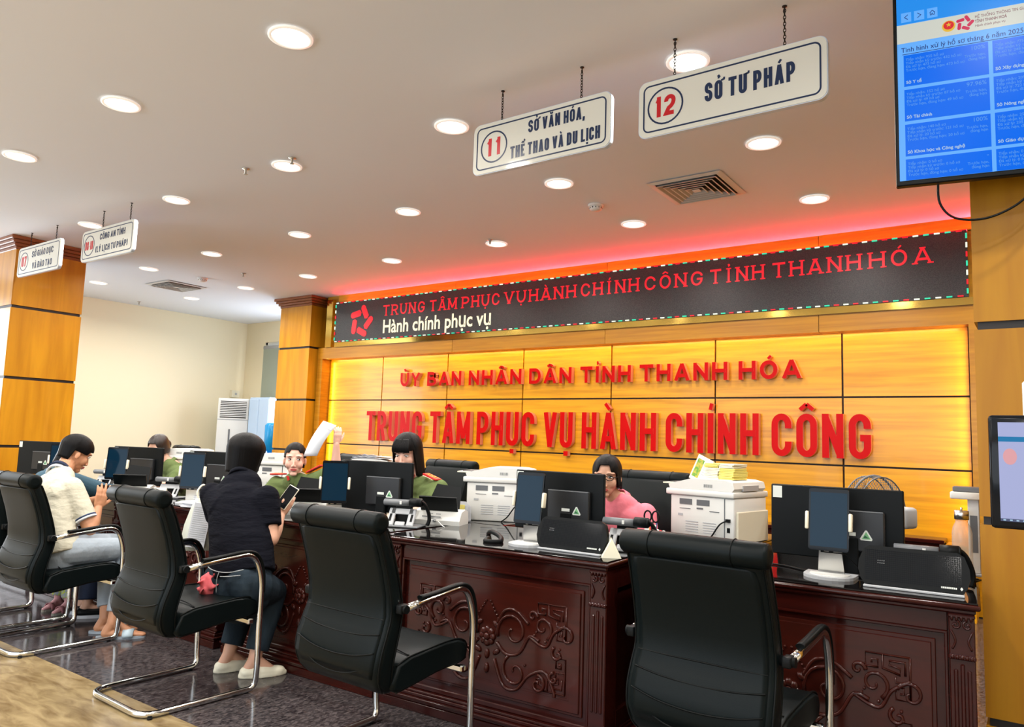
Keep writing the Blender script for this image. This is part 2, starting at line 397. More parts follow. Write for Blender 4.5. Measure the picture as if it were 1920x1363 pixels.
def text_mesh(body, size, x, z, y, m, parent, name='lettering', bold=0, width=None, align='LEFT', italic=0):
    """flat lettering from the built-in font, upright in the x-z plane facing -y"""
    c = bpy.data.curves.new(name, 'FONT'); c.body = body; c.size = size; c.offset = bold; c.align_x = align; c.shear = italic
    c.resolution_u = 3; c.fill_mode = 'FRONT'
    o = bpy.data.objects.new(name, c); dg = bpy.context.evaluated_depsgraph_get()
    COL.objects.link(o); dg.update(); me = bpy.data.meshes.new_from_object(o.evaluated_get(dg)); bpy.data.objects.remove(o)
    xs = [v.co.x for v in me.vertices] or [0, 1]
    k = width/(max(xs)-min(xs)) if width else 1
    for v in me.vertices: v.co = Vector((v.co.x*k, 0, v.co.y))
    me.materials.clear(); me.materials.append(m)
    return link(name, me, parent, (x, y, z))
# ================================================================== room shell
XL, XR, YF, YB = -12.75, 4.0, -5.0, 8.83
YS = 7.74                        # face of the sign wall panels
def struct(name, mb, m, parent=None): return mb.build(name, m, parent, kind='structure')
m_gran = mat('dark_granite', (.095, .080, .080), .12, spec=.4, var=((80, 36, 40), (.014, .012, .014), 9, .36, .66))
m_trav = mat('beige_travertine', (.275, .205, .105), .25, spec=.35, var=((5, 16, 8), (.13, .085, .036), 9, .32, .66))
m_grout = mat('pale_joint', (.16, .14, .12), .5)
fl = struct('floor', MB().box(XL, XR, YF, YB, -.06, -.012), m_grout)
# granite tiles behind the travertine edge, travertine slabs in front of it
YE = 2.15
def tiles(name, x0, x1, y0, y1, sx, sy, m, j, par):
    nx = int(math.ceil((x1-x0)/sx)); ny = int(math.ceil((y1-y0)/sy)); cache = {}
    for i in range(nx):
        for k in range(ny):
            a = x0+i*sx; b = min(a+sx, x1); c = y0+k*sy; d = min(c+sy, y1)
            key = (round(b-a, 3), round(d-c, 3))
            if key not in cache:
                me = MB().box(0, key[0]-j, 0, key[1]-j, -.011, 0).mesh(name); me.materials.append(m); cache[key] = me
            link(name, cache[key], par, (a+j/2, c+j/2, 0))
tiles('granite_tile', XL, XR, YE, YB, .86, .75, m_gran, .003, fl)
tiles('travertine_slab', XL, XR, YF, YE, 1.6, 1.43, m_trav, .0012, fl)
ce = struct('ceiling', MB().box(XL, XR, YF, YB, CEIL, CEIL+.1), m_ceiling)
struct('wall_left', MB().box(XL-.2, XL, YF, YB, -.06, CEIL), m_cream)
w3 = struct('added_window', MB().box(XL+.001, XL+.03, .2, .26, .6, 3.2).box(XL+.001, XL+.03, 3.74, 3.8, .6, 3.2).box(XL+.001, XL+.03, .2, 3.8, .6, .66).box(XL+.001, XL+.03, .2, 3.8, 3.14, 3.2), m_white)  # unseen window added to go with the left fill lamp
MB().box(XL+.005, XL+.012, .26, 3.74, .66, 3.14).build('pane', emis('added_glowing_pane', (.80, .92, 1), 1.2), w3)  # glowing pane of the added window
struct('wall_right', MB().box(XR, XR+.2, YF, YB, -.06, CEIL), m_cream)
# front wall behind the camera with its glazed entrance
struct('wall_front', MB().box(XL, -9, YF-.2, YF, 0, CEIL).box(1.5, XR, YF-.2, YF, 0, CEIL).box(-9, 1.5, YF-.2, YF, 3.1, CEIL), m_cream)
wf = struct('window_2', MB().box(-9, 1.5, YF-.12, YF-.06, 0, .06).box(-9, 1.5, YF-.12, YF-.06, 3.04, 3.1), m_steel)
for i in range(8): MB().box(-9+i*1.5-.03, -9+i*1.5+.03, YF-.12, YF-.06, .06, 3.04).build('mullion', m_steel, wf)
# back wall left of the sign wall: opening with roller blind
WX0, WX1, WZ = -12.15, -9.5, 3.10
struct('wall_back', MB().box(XL, WX0, YB, YB+.2, 0, CEIL).box(WX1, -9.1, YB, YB+.2, 0, CEIL).box(WX0, WX1, YB, YB+.2, WZ, CEIL).box(WX0, WX1, YB, YB+.2, 0, .9), m_cream)
w1 = struct('window_1', MB().box(WX0, WX0+.05, YB+.02, YB+.1, .9, WZ).box(WX1-.05, WX1, YB+.02, YB+.1, .9, WZ).box(WX0, WX1, YB+.02, YB+.1, WZ-.05, WZ).box(WX0, WX1, YB+.02, YB+.1, .9, .95), m_white)
MB().box(WX0+.05, WX1-.05, YB+.05, YB+.06, .95, WZ-.05).build('pane', emis('bright_window_pane', (.80, .92, 1), .9), w1)
bl = thing('roller_blind', 'grey-green roller blind half covering the tall window beside the standing air conditioner', 'blind', (WX0+.12, YB-.08, 0))
MB().cyl((0, 0, 2.98), (.95, 0, 2.98), .045).build('blind_roll', m_lgrey, bl)
MB().box(0, .95, -.035, -.03, 1.2, 2.98).build('blind_cloth', mat('blind_cloth', (.34, .38, .30), .8), bl)
MB().box(0, .95, -.045, -.02, 1.17, 1.2).build('bottom_rail', m_lgrey, bl)
struct('wall_side', MB().box(-9.2, -9.1, 7.9, YB, 0, CEIL), m_cream)

# ------------------------------------------------------------------ sign wall
wall = struct('wall_sign', MB().box(-9.1, XR, YS+.03, YS+.25, 0, CEIL), m_joint)
xs = [-8.985, -7.84, -6.60, -5.346, -4.094, -2.846, -1.575, -.515, .66, 1.9, 3.15, XR]
zs = [0, .60, 1.249, 1.908, 2.54]; J = .009
for i in range(len(xs)-1):
    for k in range(4):
        MB().box(xs[i]+J, xs[i+1]-J, YS, YS+.04, zs[k]+J, zs[k+1]-J).build('panel', m_panel, wall)
for k, (a, b) in enumerate(((-8.72, -6.4), (-6.4, -4.1), (-4.1, -1.75), (-1.75, .6), (.6, XR))):
    MB().box(a, b-.006, 7.602, YS+.03, 3.385, CEIL).build('top_panel', m_panel, wall)
    struct('trim_%d' % (k+1), MB().box(a if k else -9.1, b-.006, 7.58, YS+.029, 2.532, 2.702), m_beam)
struct('trim_6', MB().box(-9.1, -8.99, 7.58, YS+.029, 0, 2.53), m_beam)
struct('trim_7', MB().box(-.50, -.40, 7.50, YS+.029, .66, 2.52), m_beam)
MB().box(-8.99, -8.72, 7.62, YS+.03, 2.705, CEIL).build('top_panel', m_beam, wall)
struct('trim_8', MB().box(-8.93, -8.80, 7.56, 7.62, 2.705, 3.44), m_gold)
struct('trim_9', MB().box(-8.72, XR, 7.56, 7.602, 2.703, 2.770), m_gold)
# warm cove light above and beside the panels, red strip above the display
area('cove_light_top', (-4.75, 7.66, 2.525), (R(12), 0, 0), 8.3, .03, 30, (1, .60, .16))
area('cove_light_side', (-8.975, 7.665, 1.6), (0, R(-90), 0), 1.8, .03, 9, (1, .62, .10))
area('cove_light_right', (-.53, 7.67, 1.6), (0, R(90), 0), 1.8, .03, 7, (1, .60, .12))
cs = thing('red_cove_strip', 'red light strip on top of the wide message display, glowing on the ceiling', 'light strip', (-4.6, 7.575, 3.373))
MB().box(-4.1, 4.1, .0, .03, 0, .012).build('strip', m_ledred, cs)
area('red_cove', (-4.4, 7.592, 3.383), (R(180+52), 0, 0), 8.2, .03, 250, (1, .02, .03))
MB().box(-4.1, -4.06, -.02, .05, -.006, .02).build('end_cap', m_grey, cs)
# ledge along the foot of the sign wall
lg = thing('low_wall_cabinet', 'long low dark red cabinet running along the foot of the sign wall', 'cabinet', (-5.3, 7.72, 0))
MB().box(-3.75, 4.55, -.24, 0, 0, .62).build('body', m_mahog2, lg); MB().box(-3.78, 4.58, -.27, 0, .62, .655, .006).build('top', m_mahog, lg)
for i in range(9): MB().box(-3.7+i*.92, -3.7+i*.92+.88, -.255, -.24, .06, .58, .004).build('door', m_mahog, lg)
t = thing('low_wood_box', 'small orange wood box on the floor at the right end of the low wall cabinet', 'box', (-.58, 7.62, 0))
MB().box(-.12, .08, -.16, .08, 0, .60).build('body', m_panel, t); MB().box(-.13, .09, -.17, .09, .60, .625).build('lid', m_beam, t)

for i in range(7, len(xs)-1): MB().box(xs[i]+J, xs[i+1]-J, 7.625, YS+.04, 2.71, 3.38).build('panel', m_panel, wall)
# raised letters
def raised(words, z, h, t, nm, lab, cap):
    root = thing(nm, lab, 'lettering', (0, 0, 0))
    for s, a, b in words:
        ps = []; word(None, s, a, b, z, h, t, 7.668, 7.735, .24, parts=ps)
        for c, mb in ps:
            mb2 = None
            o = mb.build('letter', [m_red, m_rededge], root)
            for f in o.data.polygons:      # clear acrylic sides
                if abs(f.normal.y) < .5: f.material_index = 1
    return root
raised([('ỦY', -7.416, -7.04), ('BAN', -6.909, -6.301), ('NHÂN', -6.175, -5.326), ('DÂN', -5.212, -4.595), ('TỈNH', -4.477, -3.812),
        ('THANH', -3.705, -2.692), ('HÓA', -2.573, -1.942)], 2.093, .193, .040, 'raised_lettering',
       'upper smaller row of raised red letters starting with ỦY BAN', .2)
raised([('TRUNG', -8.06, -6.97), ('TÂM', -6.823, -6.118), ('PHỤC', -6.01, -5.112), ('VỤ', -4.979, -4.564), ('HÀNH', -4.44, -3.492),
        ('CHÍNH', -3.379, -2.364), ('CÔNG', -2.236, -1.318)], 1.318, .425, .063, 'raised_lettering',
       'tall lower row of raised red letters starting with TRUNG TÂM', .4)

# LED display
led = thing('message_display', 'long black scrolling message display with red letters above the wood panel wall', 'display', (0, 7.55, 0))
m_ledp = mat('led_matrix', (.016, .016, .018), .45, var=((150, 1, 150), (.04, .04, .04), 0, .45, .55))
MB().box(-8.71, -.495, 0, .05, 2.772, 3.372).build('screen', m_ledp, led)
for s, a, b in (('TRUNG', -7.70, -6.90), ('TÂM', -6.805, -6.33), ('PHỤC', -6.239, -5.62), ('VỤ', -5.54, -5.215), ('HÀNH', -5.16, -4.49), ('CHÍNH', -4.42, -3.67),
                ('CÔNG', -3.597, -2.92), ('TỈNH', -2.837, -2.271), ('THANH', -2.185, -1.36), ('HÓA', -1.29, -.77)):
    ps = []; word(None, s, a, b, 3.105, .155, .022, -.006, 0, .38, serif=True, parts=ps)
    for c, mb in ps: mb.build('message_letter', m_ledred, led)
text_mesh('Hành chính phục vụ', .27, -7.70, 2.858, -.004, m_ledwhite, led, 'message_text', bold=.005, width=1.94)
def star_logo(mb, cx, cz, r, y0, y1):
    """five rounded strokes laid around an open star"""
    for k in range(5):
        a = R(90+72*k+36)
        p = (cx+r*.86*math.cos(a+.42), cz+r*.86*math.sin(a+.42)); q = (cx+r*.56*math.cos(a-.46), cz+r*.56*math.sin(a-.46))
        d = Vector((p[0]-q[0], p[1]-q[1])); n = Vector((-d.y, d.x)).normalized(); w = r*.20; d.normalize()
        pts = []
        for j in range(7): 
            th = -PI/2 + PI*j/6; pts.append((p[0]+d.x*w*math.cos(th)+n.x*w*math.sin(th), p[1]+d.y*w*math.cos(th)+n.y*w*math.sin(th)))
        for j in range(3): 
            th = PI/2 + PI*j/2; pts.append((q[0]+d.x*w*.5*math.cos(th)+n.x*w*math.sin(th), q[1]+d.y*w*.5*math.cos(th)+n.y*w*math.sin(th)))
        mb.prism(pts, y0, y1)
    return mb
star_logo(MB(), -8.15, 3.055, .235, -.005, 0).build('star_emblem', m_ledred, led)
dots = [MB(), MB(), MB()]; k = 0
for i in range(96):
    x = -8.70+i*.0855
    for z in (3.362, 2.775): dots[(k*7+i) % 3].box(x, x+.045, -.012, 0, z, z+.012)
    k += (i % 4 == 0)
for i in range(7):
    for x in (-8.715, -.507): dots[(i+1) % 3].box(x, x+.014, -.012, 0, 2.80+i*.083, 2.80+i*.083+.045)
for mb, m in zip(dots, (m_ledw, m_ledg, m_ledred)): mb.build('border_lights', m, led, kind='stuff')

# ------------------------------------------------------------------ wood columns
def column(name, lab, x0, x1, y0, y1, zj, crown=True, front_m=m_col):
    r = thing(name, lab, 'column', ((x0+x1)/2, (y0+y1)/2, 0)); w = (x1-x0)/2; d = (y1-y0)/2
    MB().box(-w+.012, w-.012, -d+.012, d-.012, 0, CEIL).build('core', m_joint, r)
    z = [.0] + zj + [CEIL]
    for a, b in zip(z[:-1], z[1:]):
        lo, hi = a+.016, b-.016
        MB().box(-w, w, -d, -d+.011, lo, hi).build('panel', front_m, r)
        for s in (-1, 1):
            MB().box(min(s*w, s*(w-.011)), max(s*w, s*(w-.011)), -d+.0115, d, lo, hi).build('panel', front_m, r)
    if crown:
        mb = MB()
        for e, za, zb in ((.012, 3.355, 3.39), (.035, 3.39, 3.425), (.062, 3.425, 3.46), (.085, 3.46, CEIL)):
            mb.box(-w-e, w+e, -d-e, d+(e if name != 'x' else 0), za, zb, .006)
        mb.build('crown', m_crown, r)
    MB().box(-w-.03, w+.03, -d-.03, d+.03, 0, .1, .005).build('plinth', m_mahog, r)
    return r
ZJ = [.38, 1.133, 1.90, 2.705]
column('wood_column', 'orange wood column with a dark crown at the far left, behind the seated man', -10.25, -9.42, 3.46, 4.22, ZJ)
column('wood_column', 'orange wood column at the left end of the message display, beside the window', -9.86, -9.12, 7.42, 8.0, ZJ)
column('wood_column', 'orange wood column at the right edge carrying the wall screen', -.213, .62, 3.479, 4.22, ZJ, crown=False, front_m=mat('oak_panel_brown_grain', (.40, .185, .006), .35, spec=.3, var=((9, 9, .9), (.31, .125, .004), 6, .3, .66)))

# ------------------------------------------------------------------ ceiling fittings
seen = [(545,69,-2.271,1.67), (0,0,-3.433,1.624), (0,0,-4.617,1.664), (0,0,-2.267,2.611), (0,0,-1.08,2.621), (0,0,-3.409,2.539), (0,0,-4.566,2.564), (0,0,-5.725,2.57),
        (0,0,-2.239,3.543), (0,0,-1.071,3.552), (0,0,-1.065,4.528), (0,0,-2.221,4.474), (0,0,-3.394,3.506), (0,0,-4.518,3.521), (0,0,-5.698,3.548), (0,0,-6.789,3.60),
        (0,0,-7.95,3.70), (0,0,-4.476,4.459), (0,0,-3.353,4.44), (0,0,-5.649,4.531), (0,0,-6.72,4.60), (0,0,-7.85,4.68)]
LAB = ['round ceiling downlight at the top centre, in the row nearest the camera', 'round ceiling downlight in the nearest row, upper left of the ceiling', 'round ceiling downlight in the nearest row at the left edge',
 'cool white downlight just left of the hanging sign numbered 11', 'round downlight glowing behind the top edge of the hanging sign numbered 12', 'cool white downlight in the ceiling centre, left of the empty middle',
 'round downlight second from left in the row of the hanging signs', 'round downlight behind the small hanging sign numbered 08-10',
 'round downlight below the hanging sign numbered 11', 'round downlight below the right part of the hanging sign numbered 12', 'round downlight near the red glow, right of the square air vent',
 'round downlight near the red glow, below the smoke detector', 'round downlight left of the smoke detector, in the ceiling centre', 'round downlight at the ceiling centre left, above the message display start',
 'round downlight above the left far vent, nearer the camera', 'round downlight left of the far rectangular vent', 'round downlight nearest the left wood column', 'round downlight above the far end of the message display, next to the red glow',
 'round downlight beside a sprinkler over the start of the display', 'round downlight above the wood column with the window', 'round downlight right of the far smoke detector', 'round downlight farthest away, near the cream wall corner']
proto = None
def downlight():
    r = thing('ceiling_downlight', '', 'downlight', (0, 0, CEIL), 0, 'round downlights in the ceiling')
    MB().lathe([(.10, 0), (.118, -.004), (.118, -.012), (.10, -.014), (.098, -.004)], 28).build('rim', m_lamprim, r)
    MB().lathe([(.001, -.006), (.099, -.006), (.099, -.003), (.001, -.002)], 28).build('diffuser', m_light, r)
    l = area('lamp', (0, 0, -.02), (0, 0, 0), .19, .19, DOWN_W, (1, .95, .89), 'DISK', 160); l.parent = r
    return r
for i, (a, b, x, y) in enumerate(seen):
    if proto is None: proto = downlight(); proto.location = (x*K, y*K, CEIL); proto['label'] = LAB[0]
    else: dup(proto, (x*K, y*K, CEIL), 0, LAB[i])
for y in (.72*K, -.22*K, -1.2*K, -2.2*K):
    for x in (.1, -1.1, -2.27, -3.43, -4.6, -5.75, -6.9):
        if y > 0 and x > -3.6 and False: continue
        dup(proto, (x*K, y, CEIL), 0, 'round downlight over the waiting hall behind the camera')
for x in (.15, 1.3):
    for y in (1.65, 2.6, 3.54, 4.5): dup(proto, (x*K, y*K, CEIL), 0, 'round downlight beyond the right edge column')

def vent(cx, cy, s, lab):
    r = thing('air_vent', lab, 'vent', (cx, cy, CEIL)); h = s/2
    MB().box(-h+.04, h-.04, -h+.04, h-.04, -.004, 0).build('backing', m_ventd, r)
    def ring(a, b, za, zb):
        mb = MB(); 
        for sx, sy in ((1, 0), (-1, 0), (0, 1), (0, -1)):
            if sx: q = [(sx*a, -a, za), (sx*a, a, za), (sx*b, b, zb), (sx*b, -b, zb)]
            else: q = [(-a, sy*a, za), (a, sy*a, za), (b, sy*b, zb), (-b, sy*b, zb)]
            mb.poly(q); mb.poly([(p[0], p[1], p[2]-.004) for p in q])
        return mb
    ring(h, h-.05, -.006, -.012).build('frame', m_rim, r)
    for k in range(5):
        b = h-.06-k*.045; mb = ring(b, b-.026, -.026, -.006); v = mb.build('vent_blade', m_vent, r); ring(b+.003, b-.006, -.027, -.0265).build('blade_lit_edge', m_rim, v)  # brighter lip paints the lit edge of each blade
    MB().box(-.03, .03, -.03, .03, -.028, -.024).build('centre_plate', m_rim, r)
    return r
vent(-1.59*K, 4.01*K, .62, 'square slatted air vent in the ceiling right of the smoke detector')
vent(-7.33*K, 4.19*K, .62, 'square slatted air vent far left in the ceiling by the cream wall')
def smoke(x, y, lab):
    r = thing('smoke_detector', lab, 'smoke detector', (x*K, y*K, CEIL))
    MB().lathe([(.07, 0), (.07, -.012), (.062, -.02), (.058, -.02)], 20).build('base', m_rim, r)
    MB().lathe([(.058, -.02), (.055, -.042), (.035, -.055), (.001, -.056)], 20).build('cap', m_rim, r)
    mb = MB()
    for k in range(12):
        a = 2*PI*k/12; mb.box(.052*math.cos(a)-.005, .052*math.cos(a)+.005, .052*math.sin(a)-.005, .052*math.sin(a)+.005, -.038, -.026)
    mb.build('slots', m_ventd, r)
smoke(-2.249, 3.998, 'white smoke detector between two downlights near the square vent')
smoke(-6.709, 4.101, 'small smoke detector beside the far left vent')
for x, y, lab in ((-3.66, 2.45, 'small sprinkler head in the ceiling left of centre'), (-3.289, 2.481, 'small sprinkler head beside the cool white downlight'), (-6.13, 4.16, 'small sprinkler head above the window column'),
                  (-8.69, 4.525, 'small sprinkler head farthest left near the cream wall'), (-3.332, 4.331, 'small sprinkler head beside a downlight over the display')):
    r = thing('sprinkler', lab, 'sprinkler', (x*K, y*K, CEIL))
    MB().lathe([(.03, 0), (.03, -.006), (.008, -.012), (.008, -.04), (.001, -.042)], 12).build('pipe', m_steel, r)
    MB().lathe([(.018, -.046), (.018, -.049), (.001, -.05)], 12).box(-.014, -.011, -.002, .002, -.048, -.012).box(.011, .014, -.002, .002, -.048, -.012).build('deflector', m_steel, r)

# ------------------------------------------------------------------ hanging signs
YSG = 2.44*K
def rrect(x0, x1, z0, z1, r, n=6):
    pts = []
    for cx, cz, a in ((x1-r, z1-r, 0), (x0+r, z1-r, 90), (x0+r, z0+r, 180), (x1-r, z0+r, 270)):
        pts += [(cx+r*math.cos(R(a+90*i/n)), cz+r*math.sin(R(a+90*i/n))) for i in range(n+1)]
    return pts
def hang_sign(lab, x0, x1, z0, z1, hooks, num, nx, nr, lines):
    cx = (x0+x1)/2; r = thing('hanging_sign', lab, 'sign', (cx, YSG, 0))
    MB().prism(rrect(x0-cx, x1-cx, z0, z1, .045), 0, .028).build('board_edge', m_signe, r)
    MB().prism(rrect(x0-cx+.004, x1-cx-.004, z0+.004, z1-.004, .042), -.004, .0).build('board', m_signw, r)
    bd = MB(); p = rrect(x0-cx+.032, x1-cx-.032, z0+.03, z1-.03, .03); stroke(bd, p, True, .008, -.0052, -.004); bd.build('border_line', m_navy, r)
    c = MB(); nz = (z0+z1)/2; stroke(c, [(nx-cx+nr*math.cos(2*PI*i/32), nz+nr*math.sin(2*PI*i/32)) for i in range(32)], True, .009, -.0052, -.004); c.build('number_ring', m_navy, r)
    nb = MB(); n = len(num); h = nr*1.16 if n < 3 else nr*.9; w = nr*.60
    word(nb, num, nx-cx-(w if n < 3 else nr*.78), nx-cx+(w if n < 3 else nr*.78), nz-h/2, h, h*(.20 if n < 3 else .15), -.0055, -.004, .20); nb.build('number', m_redp, r)
    tx = MB()
    for s, a, b, z, hh in lines:
        ws = s.split(' '); lens = [sum(NARROW.get(VN.get(q, (q,))[0], 1) for q in w)+.25*(len(w)-1) for w in ws]; tot = sum(lens)+.75*(len(ws)-1); u = (b-a)/tot; x = a
        for w_, l_ in zip(ws, lens): word(tx, w_, x-cx, x+l_*u-cx, z, hh, hh*.175, -.0060, -.004, .28); x += (l_+.75)*u
    tx.build('lettering', m_navy, r)
    for hx in hooks:
        mb = MB(); z = z1+.005; k = 0
        while z < CEIL-.02:
            a = k % 2; q = [(hx-cx+(.006*math.cos(t) if not a else 0), .014+(.006*math.cos(t) if a else 0), z+.011+.011*math.sin(t)) for t in [2*PI*i/8 for i in range(8)]]
            mb.tube(q, .0022, 5, closed=True); z += .0165; k += 1
        mb.cyl((hx-cx, .014, z1-.004), (hx-cx, .014, z1+.012), .004, seg=6); mb.cyl((hx-cx, .014, CEIL-.03), (hx-cx, .014, CEIL), .003, seg=6); mb.lathe([(.012, 0), (.012, -.004), (.001, -.005)], 8, (hx-cx, .014, CEIL))
        mb.build('chain', m_chain, r)
hang_sign('white hanging sign reading 12 SỞ TƯ PHÁP, nearest of the four', -1.70, -.75, 2.985, 3.295, (-1.505, -.947), '12', -1.548, .095, [('SỞ TƯ PHÁP', -1.335, -.895, 3.105, .098)])
hang_sign('white hanging sign reading 11 SỞ VĂN HÓA, THỂ THAO VÀ DU LỊCH', -2.82, -1.865, 2.99, 3.31, (-2.62, -2.065), '11', -2.66, .095, [('SỞ VĂN HÓA,', -2.41, -2.03, 3.182, .074), ('THỂ THAO VÀ DU LỊCH', -2.535, -1.93, 3.048, .074)])
hang_sign('small hanging sign reading 08-10 CÔNG AN TỈNH (LÝ LỊCH TƯ PHÁP)', -7.86, -6.85, 3.015, 3.33, (-7.49, -6.97), '08-10', -7.70, .10, [('CÔNG AN TỈNH', -7.49, -7.01, 3.205, .062), ('(LÝ LỊCH TƯ PHÁP)', -7.56, -6.95, 3.085, .062)])
hang_sign('small hanging sign reading 07 SỞ GIÁO DỤC VÀ ĐÀO TẠO, farthest left', -9.35, -8.33, 3.015, 3.345, (-9.10, -8.49), '07', -9.19, .10, [('SỞ GIÁO DỤC', -9.00, -8.49, 3.205, .07), ('VÀ ĐÀO TẠO', -8.97, -8.50, 3.075, .07)])

# ------------------------------------------------------------------ wall screen on the right column
tv = thing('wall_screen', 'large flat screen showing blue statistics tables on the right column', 'television', (-.442, 3.2, 0), R(10))
MB().box(0, 1.46, 0, .035, 2.432, 3.262, .004).build('casing', m_black, tv)
m_sb = emis('screen_light_blue', (.155, .5, 1.15), 1); m_sd = emis('screen_blue', (.0, .17, 1.0), 1); m_sc = emis('screen_cream', (.72, .74, .66), 1)
m_st = emis('screen_sky', (.025, .32, 1.0), 1); m_stx = emis('screen_text_pale', (.10, .36, .95), 1); m_sdk = emis('screen_text_navy', (.02, .04, .20), 1); m_sgr = emis('screen_text_grey', (.28, .12, .14), 1); m_sw = emis('screen_text_white', (.45, .66, .85), 1)
m_srd = emis('screen_red', (.80, .02, .03), 1); m_sye = emis('screen_yellow', (.9, .55, .05), 1); m_spk = emis('screen_crimson', (.70, .02, .10), 1)
MB().box(.012, 1.448, -.002, .0, 2.452, 3.245).build('picture', m_sb, tv)
MB().box(.012, 1.448, -.003, -.002, 3.10, 3.245).build('toolbar', m_st, tv)
MB().box(.012, 1.448, -.003, -.002, 3.02, 3.098).build('banner', m_sc, tv)
cells = MB(); rows = [(2.968, 2.838), (2.824, 2.694), (2.680, 2.550), (2.537, 2.452)]; cols = [(.034, .322), (.336, .62), (.634, .92), (.934, 1.22), (1.234, 1.44)]
for a, b in rows:
    for c, d in cols: cells.box(c, d, -.0035, -.002, b, a)
cells.build('table_cells', m_sd, tv)
def ttx(s, size, x, z, m, w=None, **k):
    k.setdefault('bold', .00015); o = text_mesh(s, size, 0, 0, 0, m, tv, 'screen_text', width=w, **k); o.location = (x, -.0042, z); return o
ttx('Tình hình xử lý hồ sơ tháng 6 năm 2025', .028, .026, 2.981, m_sdk, .41)
MB().box(.03, 1.4, -.004, -.003, 2.9715, 2.9735).build('rule', m_sdk, tv)
ttx('HỆ THỐNG THÔNG TIN GIẢI QUYẾT THỦ TỤC HÀNH CHÍNH', .0165, .281, 3.072, m_sgr, .36)
ttx('TỈNH THANH HOÁ', .0165, .281, 3.053, m_sgr, .105, bold=.0004)
ttx('Hành chính phục vụ', .0135, .281, 3.036, m_sgr, .098)
DATA = [('Sở Y tế', '955', '432', '473', '100%'), ('Sở Tài chính', '152', '87', '49', '97.96%'), ('Sở Khoa học và Công nghệ', '140', '121', '20', '100%'), ('', '0', '0', '0', '-')]
D2 = [('Sở Xây dựng', '775', '130', '248', '100%'), ('Sở Nông nghiệp', '205', '90', '722', '98%'), ('Sở Giáo dục', '25', '12', '205', '100%'), ('', '0', '0', '0', '-')]
for (za, zb), row, row2 in zip(rows, DATA, D2):
    for x, d in ((.041, row), (.343, row2)):
        ttx('Tiếp nhận: %s hồ sơ\nTiếp nhận kỳ trước: %s hồ sơ\nĐã xử lý: %s hồ sơ\nTrước hạn, đúng hạn: %s hồ sơ' % (d[1], d[2], d[3], d[3]), .0150, x, za-.024, m_stx, None)
        ttx(d[4], .023, x+.272, za-.024, m_stx, None, align='RIGHT'); ttx('Trước hạn,\nđúng hạn', .0150, x+.272, za-.05, m_stx, None, align='RIGHT')
        if d[0]: ttx(d[0], .0175, x, zb+.010, m_sw, None, bold=.0004)
for x, s in ((.046, '<'), (.092, '>')):
    MB().box(x-.018, x+.018, -.0036, -.003, 3.108, 3.148).build('button', m_sb, tv)
    q = .006 if s == '>' else -.006; mb = MB(); stroke(mb, [(x-q, 3.138), (x+q, 3.128), (x-q, 3.118)], False, .0022, -.0045, -.0036); mb.build('screen_icon', m_sdk, tv)
MB().box(.12, .156, -.0036, -.003, 3.108, 3.148).build('button', m_sb, tv)
mb = MB(); stroke(mb, [(.129, 3.128), (.138, 3.138), (.147, 3.128)], False, .0022, -.0045, -.0036); stroke(mb, [(.131, 3.128), (.131, 3.119), (.136, 3.119), (.136, 3.125), (.140, 3.125), (.140, 3.119), (.145, 3.119), (.145, 3.128)], False, .0018, -.0045, -.0036); mb.build('screen_icon', m_sdk, tv)
star_logo(MB(), .247, 3.059, .030, -.0045, -.003).build('star_emblem', m_spk, tv)
mb = MB().prism([(.193+.023*math.cos(2*PI*i/20), 3.059+.023*math.sin(2*PI*i/20)) for i in range(20)], -.0040, -.003); mb.build('round_emblem', m_sye, tv)
mb = MB().prism([(.193+.018*math.cos(2*PI*i/20), 3.062+.017*math.sin(2*PI*i/20)) for i in range(20)], -.0046, -.004); mb.build('emblem_disc', m_srd, tv)
mb = MB().prism([(.193+(.010 if i % 2 == 0 else .004)*math.cos(R(90+36*i)), 3.064+(.010 if i % 2 == 0 else .004)*math.sin(R(90+36*i))) for i in range(10)], -.0052, -.0046); mb.build('emblem_star', m_sye, tv)
MB().box(.5, .95, .035, .10, 2.7, 3.0).build('bracket', m_grey, tv)
MB().tube(bezier([(.145, .02, 2.45), (.15, .035, 2.36), (.20, .05, 2.30), (.30, .06, 2.29), (.40, .06, 2.33), (.47, .06, 2.40), (.50, .06, 2.46)], 6), .0045, 7).build('cable', m_black, tv)

# ------------------------------------------------------------------ kiosk at the right edge
ks = thing('information_kiosk', 'touch screen kiosk with a white body standing at the right edge', 'kiosk', (.175, 2.0, 0))
MB().box(-.212, .22, .10, .22, .0, 1.56, .006).build('body', m_white, ks)
MB().box(-.28, .28, -.02, .34, 0, .03, .005).build('base', m_grey, ks)
MB().box(-.04, .04, .05, .12, 1.28, 1.42).build('bracket', m_grey, ks)
MB().box(-.277, .24, 0, .035, 1.223, 1.474, .008, 2).build('bezel', m_blackg, ks)
MB().box(-.258, .22, -.002, 0, 1.240, 1.458).build('picture', emis('kiosk_screen', (.46, .50, .80), 1), ks)
MB().box(-.258, .22, -.0028, -.002, 1.415, 1.426).build('header_bar', emis('kiosk_bar', (.02, .22, .48), 1), ks)
MB().box(-.258, .22, -.0028, -.002, 1.240, 1.246).build('task_bar', emis('kiosk_task', (.10, .12, .22), 1), ks)
mb = MB()
for i in range(6): mb.box(-.253+i*.012, -.248+i*.012, -.0034, -.0028, 1.2415, 1.2445)
mb.build('screen_icon', m_sw, ks)
MB().prism([(-.237+.013*math.cos(2*PI*i/20), 1.382+.018*math.sin(2*PI*i/20)) for i in range(20)], -.0028, -.002).build('screen_emblem', emis('kiosk_emblem', (.85, .42, .45), 1), ks)
